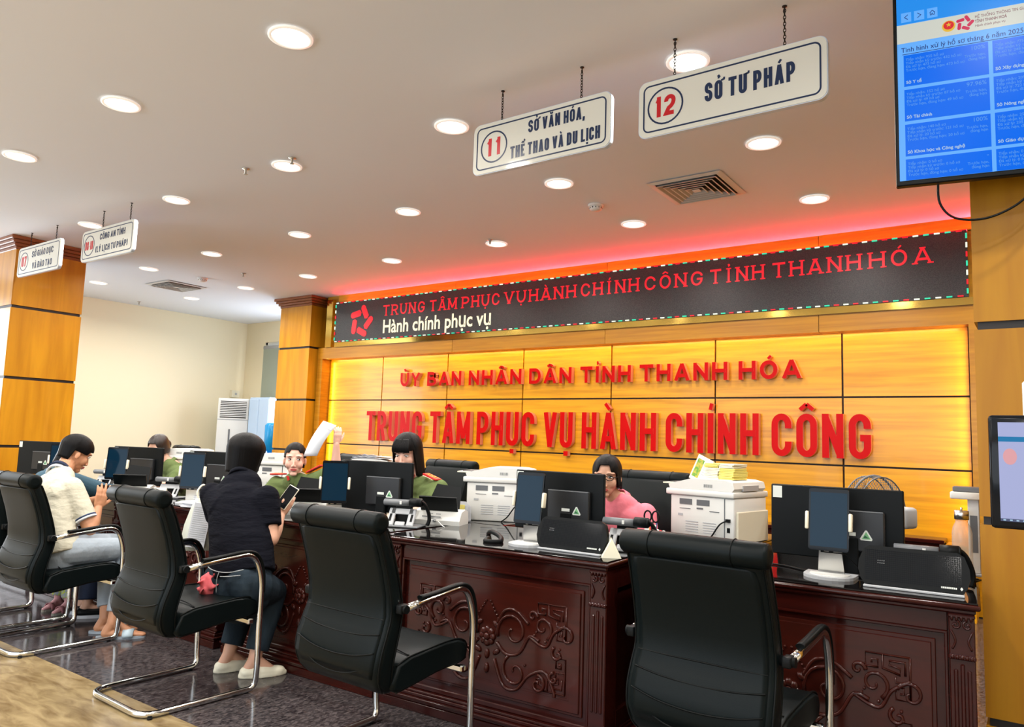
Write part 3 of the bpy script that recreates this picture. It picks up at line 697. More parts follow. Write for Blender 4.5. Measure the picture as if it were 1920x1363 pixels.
# ================================================================== carved service desks
DW, DD, DZ = 1.28, .78, .86
def spiral(cx, cz, r, turns, a0, sg=1, n=22, r1=.12):
    return [(cx+(r*(1-(1-r1)*i/n))*math.cos(a0+sg*turns*2*PI*i/n), -.002, cz+(r*(1-(1-r1)*i/n))*math.sin(a0+sg*turns*2*PI*i/n)) for i in range(n+1)]
def carve_half(mb, s):
    S = lambda pts: [(s*p[0], p[1], p[2]) for p in pts]
    T = lambda pts, r, rad=None: mb.tube(S(pts), r, 7, rad=rad)
    def tap(n, a, b): return [a+(b-a)*i/(n-1) for i in range(n)]
    for args in ((.135, .035, .085, 1.25, R(200), -1), (.285, .075, .05, 1.2, R(-60), 1), (.40, .055, .045, 1.1, R(160), -1), (.15, -.125, .07, 1.2, R(120), 1), (.265, -.155, .04, 1.2, R(90), -1),
                 (.235, .115, .025, 1.0, R(0), 1), (.36, -.02, .03, 1.0, R(120), 1), (.345, -.12, .025, 1, R(90), 1)):
        p = spiral(*args); T(p, .006, tap(len(p), .0075, .0045))
    for pts in ([(.05, 0, -.02), (.10, 0, -.06), (.17, 0, -.045), (.22, 0, .03), (.27, 0, .02)], [(.22, 0, .03), (.30, 0, -.0), (.34, 0, .06), (.40, 0, .10)],
                [(.04, 0, -.09), (.09, 0, -.19), (.16, 0, -.195), (.22, 0, -.13), (.30, 0, -.10), (.345, 0, -.165), (.35, 0, -.19)], [(.05, 0, .06), (.09, 0, .12), (.15, 0, .125), (.215, 0, .08)]):
        q = bezier(pts, 5); T([(p.x, -.002, p.z) for p in q], .007)
    for i in range(6): mb.sph((s*(.012+.009*i), -.004, .15-.0135*i), .0055, .005, .0055, 6)
    for x, z in ((.37, .0), (.375, -.03), (.372, -.06), (.368, -.09), (.245, .04), (.255, .055), (.30, .02), (.20, -.09)): mb.sph((s*x, -.003, z), .006, .005, .006, 6)
def corner_fret(mb, sx, sz, x0, z0):
    def L(pts): mb.tube([(sx*(x0-a), -.001, sz*(z0-b)) for a, b in pts], .0042, 5)
    L([(0, 0), (.14, 0), (.14, .045), (.10, .045), (.10, .02), (.12, .02), (.12, .032)])
    L([(.085, 0), (.085, .045), (.03, .06), (.03, .04), (.065, .032), (.065, .018), (.015, .018), (.015, .06)])
    L([(0, 0), (0, .14), (.045, .14), (.045, .10), (.02, .10), (.02, .12), (.032, .12)])
    L([(0, .085), (.045, .085), (.045, .065)])
def make_desk():
    t = thing('carved_desk', '', 'desk', (0, 0, 0), 0, 'carved mahogany service desks')
    h = DW/2
    b = MB(); b.box(-h+.03, h-.03, .03, .055, .08, .82); b.box(-h+.03, -h+.06, .05, DD-.03, .06, .82); b.box(h-.06, h-.03, .05, DD-.03, .06, .82)
    b.build('carcass', m_mahog, t)
    mb = MB()
    for e, z0, z1 in ((.0, 0, .045), (-.006, .045, .06), (.008, .06, .072), (-.012, .072, .088), (-.02, .088, .10)):
        mb.box(-h-.015-e, h+.015+e, -.035-e, DD-.02, z0, z1, .003)
    mb.build('base_moulding', m_mahog, t)
    mb = MB().box(-h-.02, h+.02, -.035, DD+.03, .832, .853, .008, 2).box(-h-.005, h+.005, -.018, DD+.0, .815, .834, .006)
    mb.build('table_top', m_mahog, t)
    MB().box(-h-.012, h+.012, -.028, DD+.02, .853, .86, .002).build('glass_top', m_glass_top, t)
    MB().box(-h+.085, h-.085, .008, .04, .745, .82, .003).build('apron', m_mahog, t)
    mb = MB().box(-h+.085, h-.085, .004, .04, .735, .747, .003).box(-h+.085, h-.085, .006, .04, .10, .125, .004)
    for s in (-1, 1): mb.box(min(s*(h-.085), s*(h-.097)), max(s*(h-.085), s*(h-.097)), .004, .04, .12, .74, .003)
    mb.build('frame_moulding', m_mahog, t)
    # stepped raised panel
    x1, z0, z1 = h-.125, .15, .71
    pn = MB()
    for k, (e, y) in enumerate(((0, .022), (.014, .014), (.032, .018), (.039, .014), (.052, .017))): pn.box(-x1+e, x1-e, y, .035, z0+e, z1-e, .003)
    p = pn.build('front_panel', m_mahog2, t)
    ln = MB()
    for e in (.064, .074):
        q = [(-x1+e, .0165, z0+e), (x1-e, .0165, z0+e), (x1-e, .0165, z1-e), (-x1+e, .0165, z1-e)]
        ln.tube(q, .0028, 5, closed=True)
    ln.build('panel_line', m_mahog2, p)
    cv = MB(); cv.T = Matrix.Translation((0, .014, .43)) @ Matrix.Diagonal((1.08, 1.3, 1.12, 1))
    carve_half(cv, 1); carve_half(cv, -1)
    for a in range(8): cv.sph((.028*math.cos(a*PI/4), -.004, .0+.028*math.sin(a*PI/4)), .016, .009, .016, 8)
    cv.sph((0, -.008, 0), .016, .01, .016, 10)
    for s in (-1, 1):
        cv.sph((s*.045, -.003, .055), .02, .008, .012, 8, Euler((0, s*.6, 0)).to_matrix()); cv.sph((s*.05, -.003, -.06), .022, .008, .012, 8, Euler((0, -s*.6, 0)).to_matrix()); cv.sph((0, -.003, -.075-.03*(s+1)), .012, .008, .022, 8)
    for sx in (-1, 1):
        for sz in (-1, 1): corner_fret(cv, sx, sz, (x1-.084)/1.08, (.28-.084)/1.12)
    cv.build('carving', m_mahog2, p)
    for s in (-1, 1):
        mb = MB(); xa, xb = s*(h-.082), s*h; a, b_ = min(xa, xb), max(xa, xb)
        mb.box(a, b_, -.008, .05, .10, .82, .004)
        pil = mb.build('pilaster', m_mahog, t); fl_ = MB(); c = (a+b_)/2
        for k in (-1, 0, 1): fl_.box(c+k*.021-.007, c+k*.021+.007, -.013, -.006, .20, .64-.02*abs(k), .004)
        fl_.build('fluting', m_mahog, pil)
        cp = MB().box(a-.002, b_+.002, -.02, .0, .655, .672, .004).box(a-.002, b_+.002, -.018, 0, .80, .815, .004).box(a-.002, b_+.002, -.018, 0, .12, .135, .004)
        for q in (-1, 1):
            pts = spiral(c+q*.019, .775, .017, 1.2, R(90), q, 14); cp.tube([(x, -.012, z) for x, y, z in pts], .004, 6)
            cp.tube(bezier([(c+q*.034, -.010, .755), (c+q*.02, -.013, .72), (c+q*.03, -.010, .69)], 4), .004, 6)
        for k in range(5): cp.sph((c-.03+k*.015, -.018, .664), .0075, .006, .009, 6); cp.sph((c-.03+k*.015, -.014, .80), .006, .006, .012, 6)
        cp.build('capital', m_mahog, pil)
    # right and left framed side panels
    for s in (-1, 1):
        mb = MB(); x = s*(h-.03)
        for y0, y1, za, zb in ((.05, .13, .1, .82), (DD-.11, DD-.03, .1, .82), (.13, DD-.11, .72, .82), (.13, DD-.11, .1, .18)): mb.box(min(x, x+s*.022), max(x, x+s*.022), y0, y1, za, zb, .003)
        mb.build('side_frame', m_mahog, t)
    MB().box(-h+.06, h-.06, DD-.16, DD-.04, .74, .80, .003).build('drawer', m_mahog, t)
    return t
DESKS = [(-2.245, 3.005, 3, 'carved mahogany desk with black glass top in the centre, between the two nearest chairs'),
         (-.86, 3.165, 4, 'carved mahogany desk at the right, beside the wood column and behind the nearest chair'),
         (-3.60, 2.965, 1.5, 'carved mahogany desk the standing woman leans on'),
         (-5.0, 2.955, 0, 'carved mahogany desk with paper stacks, left of the standing woman'),
         (-6.33, 2.96, 0, 'carved mahogany desk behind the seated man'),
         (-7.72, 2.96, 0, 'carved mahogany desk farthest left, mostly hidden')]
D0 = make_desk(); D0.location = (*DESKS[0][:2], 0); D0.rotation_euler.z = R(DESKS[0][2]); D0['label'] = DESKS[0][3]
for x, y, a, l in DESKS[1:]: dup(D0, (x, y, 0), R(a), l)
# side returns between the desks carry the printers
def make_return(x, y, l, n):
    t = thing('side_table', l, 'table', (x, y, 0), 0, 'low side tables behind the desks')
    MB().box(-.25, .25, -.42, .42, .825, .853, .006).build('table_top', m_mahog, t); MB().box(-.24, .24, -.41, .41, .853, .86, .002).build('glass_top', m_glass_top, t)
    for sx in (-1, 1):
        MB().box(min(sx*.22, sx*.19), max(sx*.22, sx*.19), -.40, .40, 0, .825).build('side_panel', m_mahog, t)
    MB().box(-.19, .19, -.37, -.35, .3, .825).build('back_panel', m_mahog2, t)
for i, (x, y) in enumerate(((-1.55, 4.36), (-2.97, 4.15), (-4.42, 4.30), (-5.52, 4.22), (-6.64, 4.20))):
    make_return(x, y, ('side table under the white printer with the yellow paper stack', 'side table under the white printer left of the pink-shirted woman', 'side table under the white printer beside the raised arm', 'side table under the beige printer left of the officer looking this way', 'side table under the printer in front of the far woman')[i], i)

# ================================================================== cantilever visitor chairs
def shell_ring(y, z, w, th, r=.035, tw=0):
    """rounded-rect cross section of the back, width w thickness th, centred at y,z (plane x-y)"""
    pts = []
    for cx, cy, a in ((w-r, th-r, 0), (-w+r, th-r, 90), (-w+r, -th+r, 180), (w-r, -th+r, 270)):
        for k in range(5): pts.append((cx+r*math.cos(R(a+22.5*k)), y+cy+r*math.sin(R(a+22.5*k)), z))
    return pts
def make_chair(swivel=False):
    t = thing('visitor_chair' if not swivel else 'office_chair', '', 'chair', (0, 0, 0), 0, 'black leather visitor chairs with chrome frames' if not swivel else 'black leather chairs behind the desks')
    # back: profile (z, y centre, half width, half thickness)
    prof = [(.345, -.17, .215, .032), (.36, -.195, .235, .040), (.40, -.225, .250, .046), (.46, -.238, .262, .050), (.53, -.228, .266, .050), (.60, -.205, .264, .046), (.66, -.188, .260, .042),
            (.74, -.195, .258, .040), (.84, -.222, .256, .038), (.94, -.256, .254, .038), (1.01, -.285, .252, .036), (1.04, -.297, .246, .032)]
    b = MB()
    Rr = []
    for z, y, w, th in prof: Rr.append(shell_ring(y, z, w, th, min(.03, th*.95)))
    b.rings(Rr, True, True); bk = b.build('backrest', m_leather, t)
    # rolled head bolster, runs across the top and overhangs the back
    r_ = MB(); rr_ = [[(x, -.300+.046*q*math.cos(a)-.004, 1.035+.044*q*math.sin(a)) for a in [2*PI*k/16 for k in range(16)]] for x, q in ((-.268, .5), (-.264, .86), (-.255, 1), (-.13, 1.03), (0, 1.04), (.13, 1.03), (.255, 1), (.264, .86), (.268, .5))]
    r_.rings(rr_, True, True); rl = r_.build('head_roll', m_leather, t)
    sm = MB()
    for x in (-.15, .15): sm.tube([(x, -.304+.0485*math.cos(a), 1.035+.0468*math.sin(a)) for a in [2*PI*k/18 for k in range(18)]], .0018, 5, closed=True)
    sm.build('seam', m_leather2, rl)
    # padded inner panel of the back (the raised rear skin) and cross seams of the lumbar part
    pn = MB(); q = []
    for z, y, w, th in [(.42, -.230, .225, .047), (.46, -.238, .238, .05), (.53, -.229, .243, .05), (.60, -.206, .241, .046), (.66, -.189, .238, .042), (.74, -.196, .236, .040), (.84, -.223, .234, .038), (.93, -.254, .232, .038), (.98, -.273, .222, .037), (.99, -.277, .20, .034)]:
        q.append([(x*w, y-th-.006*(1-abs(x)**6), z) for x in (-1, -.9, -.6, -.2, .2, .6, .9, 1)] + [(x*w*.97, y-th+.01, z) for x in (1, .3, -.3, -1)])
    pn.rings(q, True, True); pn.build('rear_skin', m_leather, bk)
    for s in (-1, 1):
        pp = MB(); pts = [(s*(w-.004), y-th*.72, z) for z, y, w, th in prof[1:-1]]; pp.tube(bezier(pts, 3), .0042, 6)
        pts = [(s*(w-.004), y+th*.78, z) for z, y, w, th in prof[1:-1]]; pp.tube(bezier(pts, 3), .0042, 6); pp.build('piping', m_leather2, bk)
    cs_ = MB()
    for z, sag, w in ((.645, .0, .262), (.58, .012, .262), (.505, .02, .262), (.43, .02, .19)):
        y = {.645: -.190-.046, .58: -.211-.050, .505: -.233-.055, .43: -.232-.053}[z]
        cs_.tube(bezier([(-w*.90, y+.001, z+sag), (-w*.5, y-.005, z-sag*.2), (0, y-.006, z-sag*.7), (w*.5, y-.005, z-sag*.2), (w*.90, y+.001, z+sag)], 5), .0032, 6)
    cs_.build('seam', m_leather2, bk)
    # seat cushion: side profile swept across x
    top = [(-.19, .40), (-.17, .455), (-.10, .478), (.02, .488), (.13, .496), (.21, .494), (.262, .474), (.278, .44), (.268, .405), (.22, .392), (.08, .385), (-.08, .362), (-.17, .352), (-.195, .372)]
    s_ = MB(); rs = []
    for x, q in ((-.262, .86), (-.258, .94), (-.245, 1), (-.12, 1.0), (0, .985), (.12, 1.0), (.245, 1), (.258, .94), (.262, .86)):
        cy, cz = .04, .43; rs.append([(x, cy+(y-cy)*(.5+.5*q), cz+(z-cz)*q - (.006*(1-(x/.26)**2) if z > .45 else 0)) for y, z in top])
    s_.rings(rs, True, True); st = s_.build('seat', m_leather, t)
    sp = MB()
    for s in (-1, 1): sp.tube(bezier([(s*.250, y, z) for y, z in top[1:8]], 3), .0042, 6); sp.tube(bezier([(s*.252, y, z) for y, z in top[8:13]], 3), .0042, 6)
    sp.tube(bezier([(-.24, -.09, .482), (-.1, -.06, .485), (.1, -.06, .485), (.24, -.09, .482)], 4), .003, 6)
    sp.build('piping', m_leather2, st)
    if not swivel:
        # one bent chrome tube: floor skid, front uprights, arms
        half = [(0, -.335, .018), (.275, -.335, .018), (.285, .262, .018), (.298, .262, .10), (.298, .255, .60), (.298, .20, .735), (.298, -.02, .712), (.292, -.18, .690)]
        pth = fillet(half, .10, 7); full = [Vector((-p.x, p.y, p.z)) for p in reversed(pth[1:])] + pth
        f = MB(); f.tube(full, .0155, 12, sq=1.0); fr = f.build('frame', m_chrome, t)
        c = MB().box(-.285, .285, .20, .235, .355, .385, .006); c.build('seat_rail', m_chrome, t)
        for s in (-1, 1):
            a = MB(); a.tube(bezier([(s*.298, -.10, .724), (s*.298, .0, .731), (s*.298, .12, .743), (s*.298, .19, .738), (s*.298, .235, .70), (s*.298, .262, .62), (s*.298, .268, .52)], 5), .016, 10, sq=.62)
            a.build('arm_pad', m_leather2, t)
            k = MB(); k.cyl((s*.255, -.185, .690), (s*.31, -.185, .690), .017, seg=12); k.box(min(s*.27, s*.30), max(s*.27, s*.30), -.21, -.16, .672, .708, .005, 2); k.build('arm_joint', m_black, t)
            gf = MB()
            for y in (-.30, .22): gf.cyl((s*.279, y, 0), (s*.279, y, .008), .012, seg=10)
            gf.build('foot_pad', m_black, t)
    else:
        for s in (-1, 1):
            a = MB(); a.tube(fillet([(s*.26, -.17, .62), (s*.30, -.05, .66), (s*.30, .16, .66), (s*.27, .2, .44)], .06), .02, 10, sq=.7); a.build('armrest', m_black, t)
        MB().cyl((0, .03, .12), (0, .03, .38), .028).build('gas_lift', m_steel, t)
        bs = MB()
        for k in range(5):
            a = 2*PI*k/5; bs.tube([(0, .03, .12), (.28*math.cos(a), .03+.28*math.sin(a), .075)], .02, 8)
        b_ = bs.build('star_base', m_black, t); cw = MB()
        for k in range(5):
            a = 2*PI*k/5; cw.cyl((.28*math.cos(a)-.012, .03+.28*math.sin(a), .03), (.28*math.cos(a)+.012, .03+.28*math.sin(a), .03), .03, seg=12)
        cw.build('caster', m_black, b_)
    return t
CH = [(-2.415, 2.475, -1, 'black leather visitor chair in the middle foreground, empty, facing the centre desk'),
      (-.985, 2.80, -2, 'black leather visitor chair nearest the camera at bottom right'),
      (-3.79, 2.365, -2, 'black leather visitor chair behind the standing woman, with a pink cloth on its seat'),
      (-5.275, 2.373, 0, 'black leather visitor chair the man in the cream polo sits on'),
      (-6.02, 2.40, 0, 'black leather visitor chair at the left edge beyond the seated man')]
c0 = make_chair(); c0.location = (*CH[0][:2], 0); c0.rotation_euler.z = R(CH[0][2]); c0['label'] = CH[0][3]
for x, y, a, l in CH[1:]: dup(c0, (x, y, 0), R(a), l)
OC = [(-3.74, 4.13, 172, 'black leather office chair behind the officer with bobbed hair'), (-2.07, 4.14, 176, 'black leather office chair behind the woman in the pink shirt'),
      (-.98, 4.20, 185, 'black leather office chair behind the right monitor'), (-4.98, 4.22, 165, 'black leather office chair behind the officer looking this way'),
      (-7.36, 4.14, 172, 'black leather office chair behind the far woman at the cream wall')]
o0 = make_chair(True); o0.location = (*OC[0][:2], .14); o0.rotation_euler.z = R(OC[0][2]); o0['label'] = OC[0][3]
for x, y, a, l in OC[1:]: dup(o0, (x, y, .14), R(a), l)
for o in [o0]+[q for q in COL.objects if q.name.startswith('office_chair')]:
    for c in children(o):
        if c.name.startswith(('gas_lift', 'star_base')): c.location.z = -.14 if abs(o.location.x+.98) > 1e-4 else 0
for o in COL.objects:
    if o.name.startswith('office_chair') and abs(o.location.y-4.20) < 1e-4 and abs(o.location.x+.98) < 1e-4: o.location.z = 0
# ================================================================== things on the desks
DT = .8602
def make_monitor():
    t = thing('monitor', '', 'monitor', (0, 0, 0), 0, 'black monitors seen from behind')
    sh = MB(); sh.box(-.27, .27, 0, .022, .055, .365, .004); s = sh.build('rear_shell', m_black, t)
    MB().box(-.262, .262, .022, .024, .066, .357).build('screen', m_blackg, t)
    MB().box(-.05, .20, -.028, .001, .10, .272, .006).build('electronics_housing', mat('satin_black', (.014, .015, .017), .35) if 'satin_black' not in bpy.data.materials else bpy.data.materials['satin_black'], t)
    MB().box(-.045, .195, -.030, -.027, .268, .2725).build('housing_edge', m_grey, t)
    MB().box(.03, .10, -.032, .0, .0, .16, .006).build('neck', m_black, t)
    MB().box(-.05, .18, -.08, .10, 0, .012, .005).build('base', m_black, t)
    MB().prism([(.150, .150), (.108, .150), (.104, .156), (.125, .192), (.132, .192), (.153, .156)], -.0292, -.028).build('sticker', m_pale, t)
    MB().prism([(.146, .156), (.112, .156), (.1285, .186)], -.0298, -.0292).build('sticker', m_green, t)
    MB().prism([(.140, .160), (.118, .160), (.124, .172), (.130, .167)], -.0302, -.0298).build('sticker', m_gdark, t)
    MB().box(.04, .088, -.0292, -.028, .165, .180, .0).build('label', m_pale, t)
    MB().box(-.262, -.222, -.0012, 0, .305, .357).build('label', m_pale, t)
    return t
MON = [(-2.10, 3.40, 1, 'black monitor hiding part of the face of the woman in pink'), (-.755, 3.52, 2, 'black monitor at the right, behind the tablet and fan'),
       (-3.40, 3.34, 10, 'black monitor in front of the officer with bobbed hair'), (-5.05, 3.30, 10, 'black monitor just left of the standing dark-haired visitor, partly hidden by her head'),
       (-6.15, 3.30, 14, 'black monitor in front of the far woman at the cream wall'), (-7.78, 3.22, 16, 'black monitor at the far left behind the head of the man')]
MON[3] = (MON[3][0], MON[3][1], MON[3][2], 'black monitor just left of the visitor in black, partly hidden by her head')
q = make_monitor(); q.location = (MON[0][0], MON[0][1], DT); q.rotation_euler.z = R(MON[0][2]); q['label'] = MON[0][3]
for x, y, a, l in MON[1:]: dup(q, (x, y, DT), R(a), l)

def make_tablet():
    t = thing('tablet_stand', '', 'tablet', (0, 0, 0), 0, 'upright tablets on desk stands')
    tl = R(-7); T = Matrix.Translation((0, .0, .236)) @ Matrix.Rotation(tl, 4, 'X')
    mb = MB(); mb.T = T; mb.prism(rrect(-.079, .079, -.128, .128, .012), 0, .009); tb = mb.build('tablet', m_blackg, t)
    mb = MB(); mb.T = T; mb.box(-.072, .072, -.0012, 0, -.112, .112); mb.build('screen', m_screenb, tb)
    for s in (-1, 1):
        mb = MB(); mb.T = T; mb.box(min(s*.078, s*.092), max(s*.078, s*.092), -.012, .018, -.045, .03, .005, 2); mb.build('clip', m_ivory, t)
    mb = MB(); mb.T = T; mb.box(-.085, .085, .012, .020, -.03, .01, .003); mb.build('clamp_bar', m_white, t)
    mb = MB(); mb.rings([[(s*w, y-d, z) for s, d in ((-1, 0), (1, 0))] + [(w, y+.014, z), (-w, y+.014, z)] for z, w, y in ((.012, .052, .045), (.10, .045, .03), (.24, .03, .02))], True, False)
    mb.build('stem', m_lgrey if False else m_steel, t)
    mb = MB(); mb.prism([(.095*math.cos(R(a))*1.05, .09*math.sin(R(a))) for a in range(180, 361, 15)] + [(.10, .085), (-.10, .085)], 0, .012, axis='z'); mb.build('base', m_lgrey, t)
    MB().prism([(.075*math.cos(R(a)), .055*math.sin(R(a))-.005) for a in range(180, 361, 15)] + [(.078, .03), (-.078, .03)], .012, .015, axis='z').build('base_plate', m_white, t)
    MB().tube(bezier([(-.02, .002, .125), (-.03, -.0, .105), (-.01, .01, .10), (.02, .012, .10), (.06, .02, .095), (.10, .05, .05), (.13, .08, .01)], 4), .0022, 6).build('cable', m_black, t)
    MB().box(-.032, -.02, -.002, .01, .10, .125).box(.0, .016, -.002, .012, .10, .12).build('plug', m_black, t)
    return t
q = make_tablet()
TAB = [(-.745, 3.36, 2, 'upright tablet with reflecting blue screen on a stand at the right desk'), (-2.13, 3.17, 4, 'upright tablet with a bright white reflection, on the centre desk'),
       (-3.52, 3.12, 44, 'tilted tablet in front of the monitor of the bob-haired officer'), (-4.93, 3.05, 38, 'tablet on a stand half hidden behind the shoulder of the visitor in black'),
       (-6.05, 3.08, 40, 'tilted tablet in front of the far monitor by the cream wall'), (-6.95, 3.05, 60, 'edge-on tablet on a stand at the far left, before the wood column')]
q.location = (*TAB[0][:2], DT); q.rotation_euler.z = R(TAB[0][2]); q['label'] = TAB[0][3]
for x, y, a, l in TAB[1:]: dup(q, (x, y, DT), R(a), l)

def make_bar():
    t = thing('writing_pad_display', '', 'display', (0, 0, 0), 0, 'black mesh display boxes on the desk fronts')
    out = [(-.165, .0), (.165, .0), (.18, .02), (.19, .055), (.188, .09), (.172, .135), (.150, .148), (-.150, .148), (-.170, .135), (-.188, .09), (-.19, .055), (-.18, .02)]
    T = Matrix.Translation((0, 0, .012)) @ Matrix.Rotation(R(-14), 4, 'X')
    mb = MB(); mb.T = T; mb.prism(out, 0, .028); mb.build('housing', m_black, t)
    g = MB(); g.T = T
    for i in range(46): x = -.165+i*.0072; g.box(x, x+.0014, -.0012, 0, .016, .134)
    for k in range(16): g.box(-.165, .162, -.0012, 0, .018+k*.0075, .0194+k*.0075)
    g.build('mesh_grille', m_blackg, t)
    w = MB(); w.T = T
    for i in range(9): w.box(.095+i*.0058, .0995+i*.0058, -.0022, -.001, .014, .0205)
    w.prism([(.156, .0175), (.161, .0245), (.166, .0175), (.161, .0105)], -.0022, -.001); w.build('maker_mark', m_pale, t)
    w = MB(); w.T = T
    for i in range(4):
        for j in range(2): w.box(-.12+i*.007, -.1175+i*.007, -.0022, -.001, .082+j*.009, .0845+j*.009)
    w.build('indicator_dots', m_lgrey, t)
    MB().box(-.17, .17, -.012, .05, 0, .009, .002).build('base', m_lgrey, t)
    return t
q = make_bar(); q.location = (-.425, 3.265, DT); q.rotation_euler.z = R(4); q['label'] = 'black mesh display box leaning on the right desk'
dup(q, (-1.865, 3.13, DT), R(2), 'black mesh display box leaning on the front of the centre desk')

def make_scanstand():
    t = thing('desk_phone_stand', '', 'phone', (0, 0, 0), 0, 'grey desk stands with a black head')
    MB().box(-.11, .13, -.07, .08, 0, .012, .004).build('base', m_grey, t)
    T = Matrix.Translation((0, -.03, .01)) @ Matrix.Rotation(R(-28), 4, 'X')
    b = MB(); b.T = T
    for s in (-1, 1): b.box(s*.062-.022, s*.062+.022, 0, .010, 0, .13, .004)
    b.box(-.07, .07, 0, .010, .085, .13, .004).box(-.03, .03, 0, .01, 0, .03, .003); b.build('bracket', m_lgrey, t)
    b = MB(); b.T = T
    for s in (-1, 1): b.box(s*.066-.007, s*.066+.007, -.001, .002, .03, .085)
    b.build('slots', m_black, t)
    b = MB().cyl((-.115, .02, .165), (.045, .02, .165), .023, seg=18); b.build('cylinder_arm', m_grey, t)
    MB().box(-.012, .0, -.005, -.002, .155, .178).build('label', m_white, t)
    b = MB().cyl((.048, .02, .17), (.115, .02, .17), .031, seg=18); b.cyl((.115, .02, .17), (.122, .02, .17), .031, .022, seg=18); b.build('head', m_black, t)
    b = MB(); b.tube(bezier([(.10, .02, .19), (.13, .035, .16), (.15, .05, .10), (.155, .055, .05), (.145, .05, .01)], 4), .022, 10, sq=.5); b.build('handset', m_black, t)
    MB().box(-.05, .05, .03, .06, .012, .15, .004).build('support', m_black, t)
    return t
q = make_scanstand(); q.scale = (1, 1, .82); q.location = (-1.71, 3.40, DT); q.rotation_euler.z = R(8); q['label'] = 'grey stand with black head on the centre desk, before the woman in pink'
dup(q, (-.40, 3.46, DT), R(4), 'grey stand with black head behind the mesh display on the right desk')
dup(q, (-3.09, 3.26, DT), R(22), 'grey stand with black head right of the monitor of the bob-haired officer')
dup(q, (-5.48, 3.20, DT), R(26), 'grey stand with black head on the desk left of the visitor in black')
dup(q, (-6.62, 3.28, DT), R(26), 'grey stand with black head behind the seated man')

def make_feedscan():
    t = thing('sheet_scanner', '', 'scanner', (0, 0, 0), 0, 'small white sheet scanners with black trays')
    b = MB(); b.prism([(-.08, 0), (.08, 0), (.085, .02), (.07, .085), (.02, .10), (-.05, .085), (-.085, .03)], -.15, .15, axis='x'); b.build('body', m_white, t)
    b = MB().box(-.09, .03, -.0875, -.084, .05, .056).box(-.06, -.02, -.0875, -.084, .07, .074).box(.0, .03, -.0875, -.084, .07, .074).box(-.02, .0, -.090, -.084, .022, .034); b.build('ports', m_grey, t)
    T = Matrix.Translation((0, -.03, .085)) @ Matrix.Rotation(R(38), 4, 'X')
    b = MB(); b.T = T; b.prism([(-.12, 0), (.12, 0), (.135, .13), (-.105, .13)], -.004, .006); b.build('lower_tray', m_black, t)
    T = Matrix.Translation((0, .02, .09)) @ Matrix.Rotation(R(-18), 4, 'X')
    b = MB(); b.T = T; b.prism([(-.11, 0), (.11, 0), (.10, .16), (-.06, .18)], -.005, .006); b.box(-.05, .07, -.012, .012, .02, .06); b.build('upper_tray', m_black, t)
    MB().tube(bezier([(-.01, -.09, .028), (.03, -.13, .03), (.07, -.17, .012), (.10, -.20, .004)], 5), .0028, 6).build('cable', m_white, t)
    return t
q = make_feedscan(); q.scale = (1, 1, .9); q.location = (-3.04, 3.56, DT); q.rotation_euler.z = R(20); q['label'] = 'white sheet scanner with black trays left of the centre desk'
dup(q, (-3.95, 3.27, DT), R(40), 'sheet scanner with black trays before the officer looking this way')
dup(q, (-5.72, 3.05, DT), R(40), 'sheet scanner with black trays at the elbow of the seated man')

def make_printer():
    t = thing('office_printer', '', 'printer', (0, 0, 0), 0, 'white office printers seen from behind')
    MB().box(-.19, .21, -.19, .19, 0, .285, .008, 2).build('body', m_white, t)
    # beige paper cassette side
    MB().box(.208, .222, -.17, .19, .0, .20, .004).build('side_cover', m_ivory, t)
    MB().box(-.215, .215, -.205, .205, .285, .325, .008, 2).build('scanner_bed', m_white, t)
    b = MB(); b.prism([(-.19, .325), (.20, .325), (.215, .345), (.205, .385), (.15, .398), (-.05, .398), (-.20, .352)], -.20, .17); b.build('feeder', m_white, t)
    MB().box(-.27, -.05, -.15, .12, .352, .360).build('feeder_tray', m_ivory, t)
    MB().box(-.24, -.06, -.12, .09, .36, .366).build('paper_guide', m_grey, t)
    MB().box(.2, .218, -.10, .08, .33, .365).build('feeder_latch', m_lgrey, t)
    b = MB(); b.box(-.13, -.05, -.1925, -.189, .225, .262).box(-.02, .06, -.1925, -.189, .225, .262); b.build('vents', m_grey, t)
    b = MB(); b.box(-.13, -.06, -.1925, -.189, .197, .200).box(.06, .12, -.1925, -.189, .190, .194).box(-.02, .02, -.1925, -.189, .200, .210); b.box(.15, .155, -.1925, -.189, 0, .28); b.build('slots', m_grey, t)
    b = MB()
    for i in range(5):
        for j in range(2): b.box(-.09+j*.11, -.01+j*.11, -.1922, -.189, .05+i*.016, .056+i*.016)
    b.box(-.14, -.11, -.1922, -.189, .15, .165); b.build('rating_labels', m_lgrey, t)
    MB().box(.168, .185, -.193, -.189, .07, .10).build('switch', m_black, t)
    MB().box(.165, .188, -.206, -.189, .135, .155).tube(bezier([(.176, -.20, .145), (.14, -.22, .12), (.09, -.22, .04), (.05, -.21, .004)], 5), .0045, 7).build('power_cable', m_black, t)
    b = MB()
    for i in range(7): b.box(.03+i*.008, .033+i*.008, -.202, -.199, .345, .365)
    b.build('speaker_slots', m_grey, t)
    return t
q = make_printer(); q.scale = (1, 1, .86); q.location = (-1.56, 4.28, DT); q.rotation_euler.z = R(-9); q['label'] = 'white printer with a yellow paper stack on top, behind the nearest chair'
dup(q, (-2.98, 4.10, DT), R(24), 'white printer with note papers on its side, left of the centre monitor')
dup(q, (-4.40, 4.25, DT), R(28), 'white printer beside the raised arm, partly behind a monitor')
dup(q, (-5.52, 4.17, DT), R(34), 'beige-white printer between the visitor in black and the officer')
dup(q, (-6.70, 4.05, DT), R(30), 'white printer right of the far monitor by the cream wall')

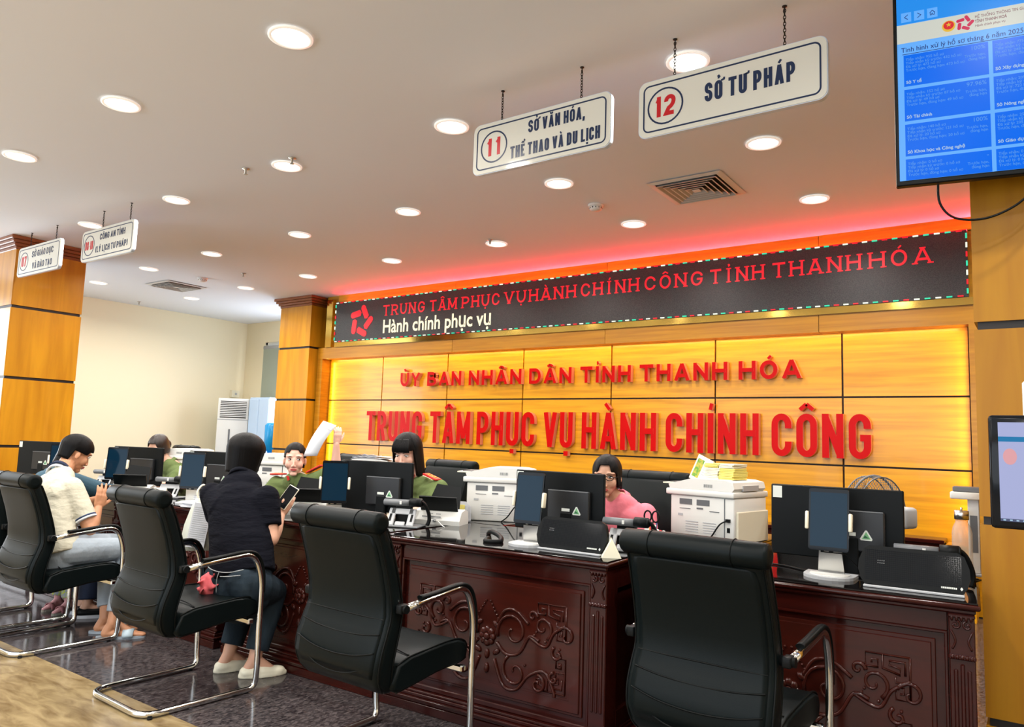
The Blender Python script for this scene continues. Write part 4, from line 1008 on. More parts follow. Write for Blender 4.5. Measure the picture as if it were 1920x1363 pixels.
def sheets(mb, n, w, d, t0, jit, ang=.2):
    z = 0
    for i in range(n):
        T = Matrix.Translation((random.uniform(-jit, jit), random.uniform(-jit, jit), z)) @ Matrix.Rotation(random.uniform(-ang, ang), 4, 'Z')
        mb.T = T; mb.box(-w/2, w/2, -d/2, d/2, 0, t0*.85); z += t0
    mb.T = Matrix.Identity(4); return mb
# printer top: booklet holder and yellow stack
t = thing('booklet', 'leaning white booklet with a green picture on top of the right printer', 'booklet', (-1.665, 4.20, DT+.325), R(-12))
T = Matrix.Rotation(R(-8), 4, 'X') @ Matrix.Rotation(R(22), 4, 'Y')
b = MB(); b.T = T; b.box(-.045, .065, 0, .012, 0, .15); b.build('cover', m_paperc, t)
b = MB(); b.T = T; b.box(-.035, .01, -.001, 0, .02, .13); b.build('picture', mat('green_picture', (.10, .28, .03), .5, var=((40, 40, 40), (.45, .38, .05), 2, .4, .6)), t)
b = MB(); b.T = T
for i in range(6): b.box(.022, .055, -.001, 0, .12-i*.014, .124-i*.014)
b.build('text_lines', m_lgrey, t)
for i, (dx, lab, m1, m2) in enumerate(((.0, 'left pile of pale yellow forms on the right printer', m_paperc, m_yellow), (.09, 'right pile of yellow forms on the right printer', m_yellow, m_paperc))):
    t = thing('paper_pile', lab, 'papers', (-1.54+dx, 4.25-dx*.15, DT+.343), R(-9))
    sheets(MB(), 7, .09, .16, .009, .004, .06).build('sheets', m1, t); b = sheets(MB(), 3, .088, .158, .008, .004, .06); b.build('top_sheets', m2, t, loc=(0, 0, .064))
def pile(name, lab, cat, x, y, z, a, n, w, d, th, m, jit=.012, ang=.25):
    o = sheets(MB(), n, w, d, th, jit, ang).build(name, m, None, (x, y, z), (0, 0, R(a))); tag(o, lab, cat); return o
t = thing('paper_pile', 'fanned sheets of paper on the printer beside the raised arm', 'papers', (-4.30, 4.18, DT+.345), R(25))
b = MB()
for i in range(7):
    b.T = Matrix.Translation((-.10+i*.034, 0, .004)) @ Matrix.Rotation(R(-16+i*3), 4, 'Y') @ Matrix.Rotation(random.uniform(-.3, .3), 4, 'Z'); b.box(-.06, .06, -.09, .09, 0, .002); b.box(-.05, .05, -.08, .08, .012, .014)
b.build('sheets', m_paper, t)
pile('paper_pile', 'pile of white papers and folders on the desk beside the back of the visitor', 'papers', -4.73, 3.02, DT, 10, 6, .21, .20, .006, m_paper)
pile('paper_pile', 'thick white stack of papers left of the visitor in black', 'papers', -4.86, 3.22, DT, 14, 8, .21, .24, .007, m_paper, .006, .08)
pile('paper_pile', 'papers lying before the hands of the officer looking this way', 'papers', -4.36, 3.16, DT, 4, 4, .21, .28, .004, m_paper)
t = thing('paper_notes', 'curled sheets with a yellow note stuck on the side of the centre printer', 'papers', (-3.08, 3.82, DT), R(24))
b = MB()
for i in range(3): b.prism([(-.055+.005*i, 0), (.06-.008*i, 0), (.055-.008*i, .09), (.02, .12-.01*i), (-.04, .12-.01*i)], -.006*i-.012, -.006*i-.010)
b.build('sheets', m_paper, t); MB().box(-.02, .02, -.028, -.026, .06, .10).build('sticky_note', m_yellow, t)
# folded cream name cards
def card(x, y, a, lab):
    b = MB().prism([(-.045, 0), (.045, 0), (.0, .085)], -.05, .05, axis='x'); o = b.build('name_card', m_paperc, None, (x, y, DT), (0, 0, R(a))); tag(o, lab, 'card'); return o
card(-1.655, 3.16, -60, 'folded cream card at the right front corner of the centre desk')
card(-3.10, 3.05, 20, 'folded cream card behind the head roll of the middle chair')
card(-5.38, 3.08, 30, 'small folded white card behind the left foreground chair')
# pen cup with scissors
t = thing('pen_cup', 'pen cup with black-handled scissors before the right printer', 'pen cup', (-1.665, 3.62, DT))
MB().lathe([(.035, 0), (.038, .09), (.034, .09), (.031, .006), (.001, .006)], 18).build('cup', m_white, t)
sc = MB()
for s in (-1, 1): sc.tube([(s*.022+.02*math.cos(a), 0, .155+.028*math.sin(a)) for a in [2*PI*k/16 for k in range(16)]], .0045, 7, closed=True); sc.cyl((s*.008, 0, .13), (-s*.006, 0, .03), .004, seg=6)
sc.build('scissors', m_black, t)
for dx, dy, h, m in ((-.015, .01, .13, m_yellow), (.015, .012, .125, m_blued), (.0, -.015, .12, m_redp), (.02, -.01, .115, m_ivory)):
    MB().cyl((dx*.5, dy*.5, .01), (dx*1.4, dy*1.4, h), .004, seg=8).build('pen', m, t)
t = thing('pin_holder', 'small white holder with a red clip beside the pen cup', 'holder', (-1.60, 3.585, DT))
MB().box(-.025, .025, -.02, .02, 0, .06, .004).build('tub', m_white, t)
MB().sph((0, 0, .075), .014, .012, .02, 10).build('clip', m_redp, t); MB().tube(bezier([(-.022, 0, .05), (-.026, 0, .085), (-.012, 0, .09), (-.008, 0, .06)], 4), .003, 6).tube(bezier([(.022, 0, .05), (.026, 0, .085), (.012, 0, .09), (.008, 0, .06)], 4), .003, 6).build('wire_clips', m_white, t)
# bottle and document camera at the right
t = thing('water_bottle', 'clear glass water bottle with steel cap at the right end of the right desk', 'bottle', (-.300, 3.80, DT))
m_bottle = mat('bottle_glass', (.62, .58, .50), .06, alpha=.42)
MB().lathe([(.001, .0), (.036, 0), (.039, .01), (.039, .19), (.034, .215), (.024, .235), (.024, .25), (.001, .25)], 24).build('glass', m_bottle, t)
MB().lathe([(.001, .247), (.028, .247), (.028, .285), (.001, .285)], 24).lathe([(.004, .285), (.005, .297), (.001, .298)], 10).build('cap', m_steel, t)
t = thing('document_camera', 'white document camera with an arm beside the water bottle', 'camera', (-.262, 3.90, DT), 0)
MB().box(-.07, .05, -.02, .05, 0, .012, .003).build('base', m_lgrey, t); MB().box(-.022, .022, 0, .03, .012, .335, .003).build('column', m_white, t)
MB().box(-.014, .014, -.001, 0, .10, .26).build('slots', m_grey, t)
MB().box(-.085, .03, -.045, .045, .33, .362, .006, 2).build('head', m_white, t); MB().box(-.075, .03, -.04, .04, .362, .385, .004).build('head_top', m_grey, t)
t = tag(MB().tube(bezier([(-.245, 3.58, DT+.004), (-.30, 3.66, DT+.006), (-.24, 3.72, DT+.012), (-.29, 3.74, DT+.006), (-.25, 3.66, DT+.01), (-.235, 3.76, DT+.005), (-.28, 3.62, DT+.004)], 6), .004, 6).build('cable', m_black), 'loose black cables at the right end of the right desk', 'cable')
tag(MB().tube(bezier([(-1.30, 3.50, DT+.004), (-1.15, 3.46, DT+.004), (-1.0, 3.52, DT+.004), (-.88, 3.46, DT+.004), (-.80, 3.42, DT+.006)], 6), .004, 6).build('cable', m_black), 'thin black cable lying on the right desk beside the tablet', 'cable')
tag(MB().tube(bezier([(-2.52, 3.36, DT+.005), (-2.44, 3.28, DT+.03), (-2.34, 3.22, DT+.02), (-2.28, 3.14, DT+.006), (-2.34, 3.10, DT+.006), (-2.40, 3.2, DT+.006)], 6), .013, 7).build('cable_bundle', m_black), 'bundle of black cables left of the centre tablet', 'cable')

# ------------------------------------------------------------------ fans
def make_fan(x, y, z, yaw, r, lab):
    t = thing('standing_fan', lab, 'fan', (x, y, 0), yaw)      # blows along local +y
    cg = MB(); n = 64
    for yy, q in ((-.05, 1), (.05, 1), (0, 1.03), (.085, .55), (-.085, .45)): cg.tube([(r*q*math.cos(a), yy, z+r*q*math.sin(a)) for a in [2*PI*k/32 for k in range(32)]], .004 if q < 1.02 else .007, 6, closed=True)
    for k in range(n):
        a = 2*PI*k/n; c, s = math.cos(a), math.sin(a)
        cg.tube([(.04*c, -.10, z+.04*s), (r*.45*c, -.085, z+r*.45*s), (r*c, -.05, z+r*s), (r*1.02*c, 0, z+r*1.02*s), (r*c, .05, z+r*s), (r*.55*c, .085, z+r*.55*s), (.04*c, .098, z+.04*s)], .0018, 4)
    cg.build('cage', m_grey, t)
    for k in range(3):
        b = MB(); a = 2*PI*k/3
        b.T = Matrix.Translation((0, 0, z)) @ Matrix.Rotation(a, 4, 'Y') @ Matrix.Rotation(R(25), 4, 'X')
        b.prism([(.02, -.02), (r*.5, -.07), (r*.85, -.04), (r*.88, .05), (r*.4, .07), (.02, .02)], -.002, .002); b.build('blade', mat('fan_blade', (.30, .16, .05), .3, alpha=.8) if 'fan_blade' not in bpy.data.materials else bpy.data.materials['fan_blade'], t)
    MB().sph((0, .10, z), .04, .012, .04, 14).build('hub_cap', m_lgrey, t)
    MB().box(-.055, .055, -.23, -.10, z-.06, z+.055, .02, 2).build('motor', m_lgrey, t)
    MB().box(.05, .057, -.19, -.12, z-.03, z+.02).box(-.057, -.05, -.19, -.12, z-.03, z+.02).build('rating_sticker', mat('lime_sticker', (.42, .62, .12), .5) if 'lime_sticker' not in bpy.data.materials else bpy.data.materials['lime_sticker'], t)
    MB().cyl((0, -.16, .04), (0, -.16, z-.05), .014, seg=12).build('pole', m_steel, t)
    MB().lathe([(.001, .05), (.05, .045), (.19, .02), (.20, 0), (.001, 0)], 28, (0, -.16, 0)).build('base', m_lgrey, t)
make_fan(-.80, 4.72, 1.035, R(64), .21, 'grey standing fan behind the right monitor, turned away')
make_fan(-6.42, 5.75, .90, R(20), .20, 'brown-grey fan just behind the raised arm of the officer')

# ------------------------------------------------------------------ far left corner
t = thing('standing_air_conditioner', 'tall white floor-standing air conditioner in the far corner', 'air conditioner', (-11.93, 8.10, 0), R(52))
MB().box(-.26, .26, -.15, .17, .05, 1.97, .012, 2).build('cabinet', m_white, t); MB().box(-.25, .25, -.14, .16, 0, .05).build('base', m_grey, t)
MB().box(-.22, .22, -.153, -.148, 1.62, 1.92).build('louver_recess', m_ventd, t)
for k in range(9): MB().box(-.22, .22, -.165, -.150, 1.64+k*.031, 1.656+k*.031).build('louver', m_white, t)
MB().box(-.255, .255, -.155, -.15, 1.585, 1.60).build('seam', m_lgrey, t); MB().box(-.06, -.035, -.165, -.15, 1.05, 1.42, .004).build('door_grip', m_grey, t)
t = thing('tall_cabinet', 'tall pale blue glossy cabinet right of the standing air conditioner', 'cabinet', (-11.36, 8.44, 0))
MB().box(-.28, .28, -.22, .24, .05, 2.0, .006).build('body', m_paleblue, t); MB().box(-.26, .26, -.20, .22, 0, .05).build('plinth', m_grey, t)
for s in (-1, 1): MB().box(min(s*.004, s*.276), max(s*.004, s*.276), -.235, -.22, .08, 1.97, .004).build('door', m_paleblue, t)
t = thing('water_dispenser', 'blue water dispenser between the pale cabinet and the wood column', 'water dispenser', (-10.57, 7.95, 0), R(10))
MB().box(-.16, .16, -.16, .16, 0, 1.02, .01, 2).build('body', m_blueplastic, t); MB().box(-.15, .15, -.165, -.158, .80, .98).build('front_recess', m_blued, t)
MB().lathe([(.001, 1.02), (.06, 1.02), (.08, 1.07), (.135, 1.10), (.135, 1.50), (.10, 1.54), (.001, 1.545)], 22).build('water_jug', m_blueplastic, t)
for s in (-1, 1): MB().box(s*.06-.018, s*.06+.018, -.21, -.16, .90, .95, .004).cyl((s*.06, -.20, .86), (s*.06, -.20, .90), .01, seg=8).build('tap', m_blued, t)
t = thing('wall_box', 'small cream box on the wall above the air conditioner', 'box', (-12.71, 8.62, 2.10))
MB().box(-.04, .04, -.08, .08, -.07, .07, .006).build('cover', m_ivory, t); MB().box(.04, .045, -.02, .02, -.02, .02).build('knob', m_lgrey, t)
# ================================================================== people
V = Vector
def blob(name, mb, m, voxel, parent, smooth=3, label=None):
    bmesh.ops.recalc_face_normals(mb.bm, faces=mb.bm.faces[:])
    me = bpy.data.meshes.new(name); mb.bm.to_mesh(me); mb.bm.free()
    o = bpy.data.objects.new(name, me); COL.objects.link(o)
    r = o.modifiers.new('r', 'REMESH'); r.mode = 'VOXEL'; r.voxel_size = voxel; r.use_smooth_shade = True
    if smooth: s = o.modifiers.new('s', 'SMOOTH'); s.iterations = smooth; s.factor = .5
    dg = bpy.context.evaluated_depsgraph_get(); dg.update()
    m2 = bpy.data.meshes.new_from_object(o.evaluated_get(dg)); bpy.data.objects.remove(o)
    for p in m2.polygons: p.use_smooth = True
    m2.materials.clear(); m2.materials.append(m); return link(name, m2, parent, label=label)
def frame(fwd, up=(0, 0, 1)):
    f = V(fwd).normalized(); r = f.cross(V(up)).normalized(); u = r.cross(f)
    return r, f, u
def hmat(c, fwd, up=(0, 0, 1)):
    r, f, u = frame(fwd, up); m = Matrix((r, f, u)).transposed().to_4x4(); m.translation = c; return m
def head_blob(mb, H, k=1.0, ears=True, slim=1.0):
    T0 = mb.T; mb.T = T0 @ H @ Matrix.Diagonal((k*slim, k, k, 1))
    mb.sph((0, -.012, .035), .073, .092, .082, 20); mb.sph((0, .018, -.015), .063, .070, .078, 18); mb.sph((0, .036, -.062), .043, .047, .040, 14)
    mb.sph((0, .062, -.095), .024, .022, .018, 12)
    for s in (-1, 1):
        mb.sph((s*.036, .052, -.028), .026, .028, .030, 12); mb.sph((s*.030, .071, .030), .030, .013, .010, 12)
        mb.sph((s*.011, .094, -.040), .009, .010, .008, 8)
        if ears: mb.sph((s*.073, -.008, -.012), .008, .017, .029, 10, Euler((0, 0, -s*.35)).to_matrix())
    mb.limb((0, .078, .016), (0, .097, -.028), .006, .0085, 8); mb.sph((0, .099, -.034), .0095, .009, .008, 8)
    mb.sph((0, .076, -.063), .019, .012, .008, 10)
    mb.T = T0
def face(root, H, k=1.0, look=(0, 0), brow=m_brow, lipw=1, slim=1.0, half=False):
    D = H @ Matrix.Diagonal((k*slim, k, k, 1))
    ey, ir, br = MB(), MB(), MB()
    for m in (ey, ir, br): m.T = D
    for s in (-1, 1):
        ey.sph((s*.031, .0745, .008), .0145, .009, .0065, 12); ir.sph((s*.031+look[0]*.006, .0785, .0085+look[1]*.003), .0062, .006, .0062, 10)
        br.tube(bezier([(s*.013, .0875, .026), (s*.028, .0865, .031), (s*.047, .073, .026)], 4), .0028, 6, sq=.8)
        ir.tube(bezier([(s*.0165, .0825, .010), (s*.030, .0855, .0155), (s*.046, .074, .011)], 4), .0016, 5)
    e = ey.build('eyes', m_eyew, root); ir.build('irises', m_iris, e); br.build('eyebrows', brow, root)
    lp = MB(); lp.T = D
    lp.tube(bezier([(-.021*lipw, .083, -.062), (-.008, .0925, -.0585), (0, .0925, -.0602), (.008, .0925, -.0585), (.021*lipw, .083, -.062)], 3), .0036, 6, rad=None)
    lp.tube(bezier([(-.017*lipw, .084, -.0655), (0, .0915, -.0685), (.017*lipw, .084, -.0655)], 4), .0042, 6); lp.build('lips', m_lip, root)
def hair_shell(root, H, low, m, k=1.0, thick=.016, w=(.084, .104, .096), n=48, rows=18, flare=0.0, c=(0, -.014, .036), part=0, name='hair'):
    """hair grown from the crown to a lower edge given per direction; low(th) -> z, th=0 is the face, + to the right"""
    mb = MB(); mb.T = H @ Matrix.Diagonal((k, k, k, 1)); outer, inner = [], []
    for i in range(rows+1):
        ro, ri = [], []
        for j in range(n):
            th = 2*PI*j/n; z1 = low(((th+PI) % (2*PI))-PI); s = i/rows
            top = c[2]+w[2]
            # arc length param: from the crown down the ellipsoid then straight
            z = top - (top-z1)*(s**1.5 if s < 1 else 1)
            if s < .001: z = top-.0008
            zz = (z-c[2])/w[2]; rr_ = math.sqrt(max(0.0, 1-zz*zz)) if zz > 0 else 1.0 + flare*(-zz)
            rip = 1+.012*math.sin(j*2.6+i*.2)+.008*math.sin(j*5.1)
            x = w[0]*rr_*math.sin(th)*rip + c[0]; y = w[1]*rr_*math.cos(th)*rip + c[1]
            ro.append((x, y, z)); q = max(.02, 1-thick/ .09); ri.append((c[0]+(x-c[0])*q, c[1]+(y-c[1])*q, z-(thick*.6 if zz > 0 else 0)*rr_*0 - (.01 if s < .3 else 0)))
        outer.append(ro); inner.append(ri)
    full = outer + [inner[i] for i in range(rows, -1, -1)]
    mb.rings(full, True, True)
    return mb.build(name, m, root)
def torso(mb, P, Wt, C, N, ax, s=1.0, g=0.0, belly=0, hem=None, flat=False):
    A = V(ax).normalized(); P, Wt, C, N = V(P), V(Wt), V(C), V(N)
    if hem is None: mb.limb(P, Wt, .165*s+g, .132*s+g+belly, 24, .68, A)
    else: mb.limb(V(hem), Wt, .165*s+g, .134*s+g+belly, 24, .70, A, flat=(1, 0))
    mb.limb(Wt, C, .132*s+g+belly, .150*s+g, 24, .68, A); mb.limb(C, C+(N-C)*.62, .150*s+g, .120*s+g, 24, .62, A)
    mb.limb(C+(N-C)*.62, N, .10*s+g, .055*s+g, 20, .75, A)
def hand(mb, wr, d, nrm, side, curl=.5, k=1.0, spread=.12, grip=0):
    """wr wrist, d pointing direction of the hand, nrm back-of-hand normal, side direction of the thumb"""
    d = V(d).normalized(); nrm = V(nrm); nrm = (nrm-d*nrm.dot(d)).normalized(); sd = V(side); sd = (sd-d*sd.dot(d)-nrm*sd.dot(nrm)).normalized()
    wr = V(wr)
    mb.limb(wr-d*.02, wr+d*.03, .021*k, .026*k, 12, .62, sd)
    for o in (-.026, -.009, .009, .026): mb.limb(wr+d*.02*k+sd*o*.7*k, wr+d*.078*k+sd*o*k, .0135*k, .0115*k, 10)
    for i, (o, L) in enumerate(((.027, .070), (.009, .078), (-.009, .073), (-.026, .058))):
        p = wr+d*.078*k+sd*o*k; dd = (d+sd*(o*spread*30)).normalized(); a = curl*.55
        for seg, f in enumerate((.44, .31, .25)):
            dd = (dd*math.cos(a)-nrm*math.sin(a)).normalized(); q = p+dd*L*f*k; mb.limb(p, q, (.0092-.0008*seg)*k, (.0086-.0008*seg)*k, 8); p = q; a = curl*(.8 if seg == 0 else .6)
    p = wr+d*.022*k+sd*.022*k; dd = (d*.65+sd*.75-nrm*.25*(1+grip)).normalized()
    for seg, L in enumerate((.038, .030, .024)):
        q = p+dd*L*k; mb.limb(p, q, (.0125-.0015*seg)*k, (.011-.0012*seg)*k, 8); p = q; dd = (dd*.85+d*.4-nrm*.25*grip).normalized()
def arm(mb, S, E, Wr, r=(.047, .036, .024), hnd=None):
    mb.limb(S, E, r[0], r[1]*1.02, 14); mb.limb(E, V(E)+(V(Wr)-V(E))*.35, r[1], r[1]*1.02, 14); mb.limb(V(E)+(V(Wr)-V(E))*.35, Wr, r[1]*1.02, r[2], 14)
def sleeve(mb, S, E, f, r0, r1, full=False):
    S, E = V(S), V(E); mb.limb(S, S+(E-S)*f, r0, r1, 18, flat=(0, 1))
def leg(mb, Hp, Kn, An, r=(.078, .052, .036), g=0, f=1.0):
    mb.limb(Hp, Kn, r[0]+g, r[1]+g, 18); e = V(Kn)+(V(An)-V(Kn))*.35
    mb.limb(Kn, e, r[1]+g, r[1]*.98+g, 16); mb.limb(e, V(Kn)+(V(An)-V(Kn))*f, r[1]*.98+g, r[2]+g, 16, flat=(0, 1 if g else 0))
def foot(mb, An, d, L=.23, k=1.0):
    d = V(d).normalized(); A = V(An); z = A.z
    heel = V((A.x, A.y, .035))-d*.035; ball = V((A.x, A.y, .028))+d*(L*.5); toe = V((A.x, A.y, .022))+d*(L*.72)
    mb.limb(A, heel, .034*k, .032*k, 12); mb.limb(heel, ball, .032*k, .034*k, 12, .75, (d.y, -d.x, 0)); mb.limb(A, ball, .03*k, .024*k, 12); mb.limb(ball, toe, .036*k, .028*k, 12, .55, (d.y, -d.x, 0))
def neck(mb, N, H, r=.049, back=.012):
    mb.limb(V(N)-V((0, 0, .03)), H @ V((0, -.018, -.055)), r*1.08, r, 14)
def collar(root, N, H, ax, m, r=.062, h=.035, name='collar'):
    """two pointed collar leaves standing round the neck"""
    N = V(N); up = ((H @ V((0, -.02, -.06)))-N).normalized(); f = (H.to_3x3() @ V((0, 1, 0))); f = (f-up*f.dot(up)).normalized(); s = f.cross(up)
    mb = MB(); rs = []
    for i in range(21):
        a = R(-165+330*i/20)       # opening at the front
        d = -f*math.cos(a)+s*math.sin(a); q = abs(a)/PI; base = N+up*(.012-.02*q)
        o = .010+.014*q
        rs.append([base+d*r, base+d*(r+.004)+up*h*(1-.35*q), base+d*(r+.010)+up*h*(1-.35*q), base+d*(r+o+.006)-up*(.006+.03*q**3), base+d*(r+o)-up*(.008+.03*q**3)])
    mb.rings(rs, True, True); return mb.build(name, m, root)

# ---- 1. man in the cream polo, seated, head bowed over his phone
p = thing('person', 'seated man in a cream polo shirt and pale jeans bent over his phone', 'person', (0, 0, 0))
H = hmat((-5.60, 2.56, 1.185), (.10, .86, -.42)); N = (-5.525, 2.425, 1.045); AX = (1, .08, .02)
P_, W_, C_ = (-5.30, 2.34, .58), (-5.36, 2.345, .72), (-5.45, 2.385, .90)
SR, ER, WR = (-5.335, 2.43, .965), (-5.185, 2.505, .705), (-5.23, 2.565, .835)
SL, EL, WL = (-5.665, 2.43, .975), (-5.66, 2.60, .80), (-5.46, 2.66, .87)
HR, KR, AR = (-5.19, 2.38, .565), (-5.12, 2.755, .56), (-5.045, 2.635, .10)
HL, KL, AL = (-5.40, 2.38, .565), (-5.42, 2.77, .56), (-5.215, 2.67, .10)
b = MB(); torso(b, P_, W_, C_, N, AX); neck(b, N, H, .054); head_blob(b, H, 1.03)
arm(b, SR, ER, WR, (.052, .043, .027)); arm(b, SL, EL, WL, (.05, .04, .027)); leg(b, HR, KR, AR); leg(b, HL, KL, AL)
fd = (.62, .75, 0); foot(b, AR, fd, .25); foot(b, AL, fd, .25)
hand(b, WR, (.12, .15, .95), (.9, -.2, -.1), (-.2, .9, .1), .35, 1.08, .2); hand(b, WL, (.62, .25, .45), (-.1, -.5, .8), (.2, .9, .1), .8, 1.05, .05)
blob('body', b, m_skin2, .0052, p, 2)
s = MB(); torso(s, P_, W_, C_, V(N)-V((0, 0, .02)), AX, 1.03, .016, .012, hem=(-5.27, 2.35, .52)); sleeve(s, SR, ER, .80, .075, .069); sleeve(s, SL, EL, .75, .075, .068)
s.limb(V(C_)+V((.08, .0, .02)), SR, .10, .07); s.limb(V(C_)+V((-.08, 0, .02)), SL, .10, .07)
sh = blob('polo_shirt', s, m_polo, .007, p, 3)
d = (V(ER)-V(SR)); e = V(SR)+d*.775; dn = d.normalized()
bd = MB(); bd.limb(e-dn*.016, e-dn*.006, .0715, .0712, 20, flat=(1, 1)); bd.build('sleeve_stripe', m_navy, sh); bd = MB(); bd.limb(e-dn*.004, e+dn*.008, .0715, .0712, 20, flat=(1, 1)); bd.build('sleeve_trim', m_paper, sh)
collar(p, V(N)+V((0, 0, .0)), H, AX, m_paper, .066, .030); collar(p, V(N)+V((0, 0, .022)), H, AX, m_navyt, .060, .026, 'collar_lining')
t_ = MB(); leg(t_, HR, KR, AR, (.088, .066, .05), .006, .86); leg(t_, HL, KL, AL, (.088, .066, .05), .006, .86); t_.limb(P_, (-5.30, 2.42, .56), .14, .12, 18, .8, (1, 0, 0)); t_.limb((-5.30, 2.35, .53), (-5.31, 2.34, .66), .178, .160, 22, .72, (1, .05, 0), flat=(0, 1)); blob('jeans', t_, m_ljean if False else m_greytr, .007, p, 3)
face(p, H, 1.03)
hair_shell(p, H, lambda t: .050 if abs(t) < .85 else (.012 if abs(t) < 1.95 else -.062), m_hair, 1.03, .018, (.086, .110, .098), rows=16, flare=-.22)
for A_, lab in ((AR, 'slide_sandal'), (AL, 'slide_sandal')):
    dd = V(fd).normalized(); sx = V((dd.y, -dd.x, 0)); o = V((A_[0], A_[1], 0)); m = Matrix((sx, dd, V((0, 0, 1)))).transposed().to_4x4(); m.translation = o
    b = MB(); b.T = m; b.prism([(.045*math.cos(a)*(1 if math.sin(a) > 0 else .85), .055+.15*math.sin(a)) for a in [2*PI*k/24 for k in range(24)]], 0, .016, axis='z'); so = b.build('sandal', m_greytr, p)
    b = MB(); b.T = m; b.rings([[( .052*math.cos(a), y, .012+.052*math.sin(a)*q) for a in [PI*k/10 for k in range(11)]]+[(.047*math.cos(a), y, .012+.047*math.sin(a)*q) for a in [PI*k/10 for k in range(10, -1, -1)]] for y, q in ((.07, 1.05), (.10, 1.0), (.135, .85))], True, True); b.build('strap', mat('pale_blue_strap', (.36, .45, .50), .5), so)
t = thing('smartphone', 'phone held flat in both hands by the seated man', 'phone', (-5.36, 2.70, .955), R(20))
T = Matrix.Rotation(R(-25), 4, 'X'); b = MB(); b.T = T; b.box(-.075, .075, -.036, .036, 0, .009, .003); b.build('case', m_black, t); b = MB(); b.T = T; b.box(-.07, .07, -.032, .032, .009, .0095); b.build('screen', m_lgrey, t)

# ---- 2. visitor in black, seated on the edge of her chair, seen from behind
p = thing('person', 'woman with bobbed black hair in a black polo and jeans, seen from behind', 'person', (0, 0, 0))
H = hmat((-4.045, 2.86, 1.235), (.02, .98, -.16)); N = (-3.955, 2.765, 1.085); AX = (.95, .30, 0)
P_, W_, C_ = (-3.70, 2.66, .58), (-3.765, 2.665, .74), (-3.885, 2.705, .93)
SR, ER, WR = (-3.72, 2.785, 1.00), (-3.64, 2.77, .775), (-3.785, 2.945, .890)
SL, EL, WL = (-4.09, 2.67, 1.00), (-4.17, 2.78, .80), (-4.13, 2.95, .90)
HR, KR, AR = (-3.60, 2.65, .53), (-3.73, 2.88, .45), (-3.70, 2.76, .10)
HL, KL, AL = (-3.78, 2.63, .53), (-3.93, 2.86, .45), (-3.90, 2.73, .10)
b = MB(); torso(b, P_, W_, C_, N, AX, .98); neck(b, N, H, .046); head_blob(b, H, 1.0)
arm(b, SR, ER, WR, (.05, .046, .025)); arm(b, SL, EL, WL, (.046, .038, .024)); leg(b, HR, KR, AR); leg(b, HL, KL, AL)
fR = (.45, .85, 0); foot(b, AR, fR, .2); foot(b, AL, (.2, .95, 0), .2)
hand(b, WR, (.25, .30, .85), (.75, -.55, .1), (-.4, -.3, .5), .8, 1.0, .05, 1); hand(b, WL, (.2, .7, .2), (-.2, -.3, .9), (.9, 0, 0), .5, .95)
blob('body', b, m_skin, .0055, p, 2)
s = MB(); torso(s, P_, W_, C_, N, AX, 1.06, .018, .030, hem=(-3.69, 2.635, .57)); sleeve(s, SR, ER, .70, .074, .070); sleeve(s, SL, EL, .75, .072, .064)
s.limb(V(C_)+V((.07, .04, .0)), SR, .12, .068); s.limb(V(C_)+V((-.07, -.02, .0)), SL, .12, .068); sh = blob('polo_shirt', s, m_tee, .007, p, 3)
collar(p, V(N)+V((0, 0, .01)), H, AX, m_tee, .062, .030)
t_ = MB(); leg(t_, HR, KR, AR, (.098, .07, .056), .008, .88); leg(t_, HL, KL, AL, (.098, .07, .056), .008, .88); t_.limb((-3.70, 2.64, .50), (-3.715, 2.66, .665), .184, .166, 22, .78, (1, .2, 0), flat=(0, 1))
t_.sph((-3.62, 2.59, .55), .105, .09, .10); t_.sph((-3.80, 2.57, .55), .105, .09, .10); jn = blob('jeans', t_, m_jean, .007, p, 3)
st_ = MB()
for pts in ([(-3.86, 2.515, .640), (-3.79, 2.492, .622), (-3.70, 2.492, .614), (-3.61, 2.500, .622), (-3.545, 2.535, .640)], [(-3.70, 2.492, .614), (-3.705, 2.484, .57), (-3.71, 2.49, .50)], [(-3.67, 2.480, .595), (-3.60, 2.487, .603), (-3.545, 2.518, .612)]): st_.tube(bezier(pts, 5), .0024, 5)
st_.build('stitching', m_lgrey, jn)
face(p, H, 1.0)
hair_shell(p, H, lambda t: .03 if abs(t) < .75 else (-.095 if abs(t) < 1.4 else -.115), m_hair, 1.03, .03, (.103, .118, .100), rows=24, flare=-.13)
for A_, dd, in ((AR, fR), (AL, (.2, .95, 0))):
    dd = V(dd).normalized(); sx = V((dd.y, -dd.x, 0)); m = Matrix((sx, dd, V((0, 0, 1)))).transposed().to_4x4(); m.translation = (A_[0], A_[1], 0)
    b = MB(); b.T = m; b.limb((0, -.035, .032), (0, .055, .030), .044, .046, 16, .72, (1, 0, 0)); b.limb((0, .055, .030), (0, .135, .026), .046, .038, 16, .62, (1, 0, 0)); b.prism([(.047*math.cos(a), .05+.135*math.sin(a)) for a in [2*PI*k/24 for k in range(24)]], 0, .02, axis='z'); blob('slip_on_shoe', b, m_ivory, .006, p, 2)
t = thing('smartphone', 'phone with a pale case in the raised hand of the visitor in black', 'phone', (-3.765, 2.965, .995), R(30))
T = Matrix.Rotation(R(-24), 4, 'X') @ Matrix.Rotation(R(26), 4, 'Y'); b = MB(); b.T = T; b.box(-.037, .037, 0, .009, -.075, .075, .004); b.build('case', m_ivory, t); b = MB(); b.T = T; b.box(-.033, .033, -.001, 0, -.07, .07); b.build('screen', m_blackg, t)
t = thing('plastic_bag', 'pale plastic bag with folded newspaper hanging at the left side of the visitor in black', 'bag', (-4.30, 2.74, .64), R(52))
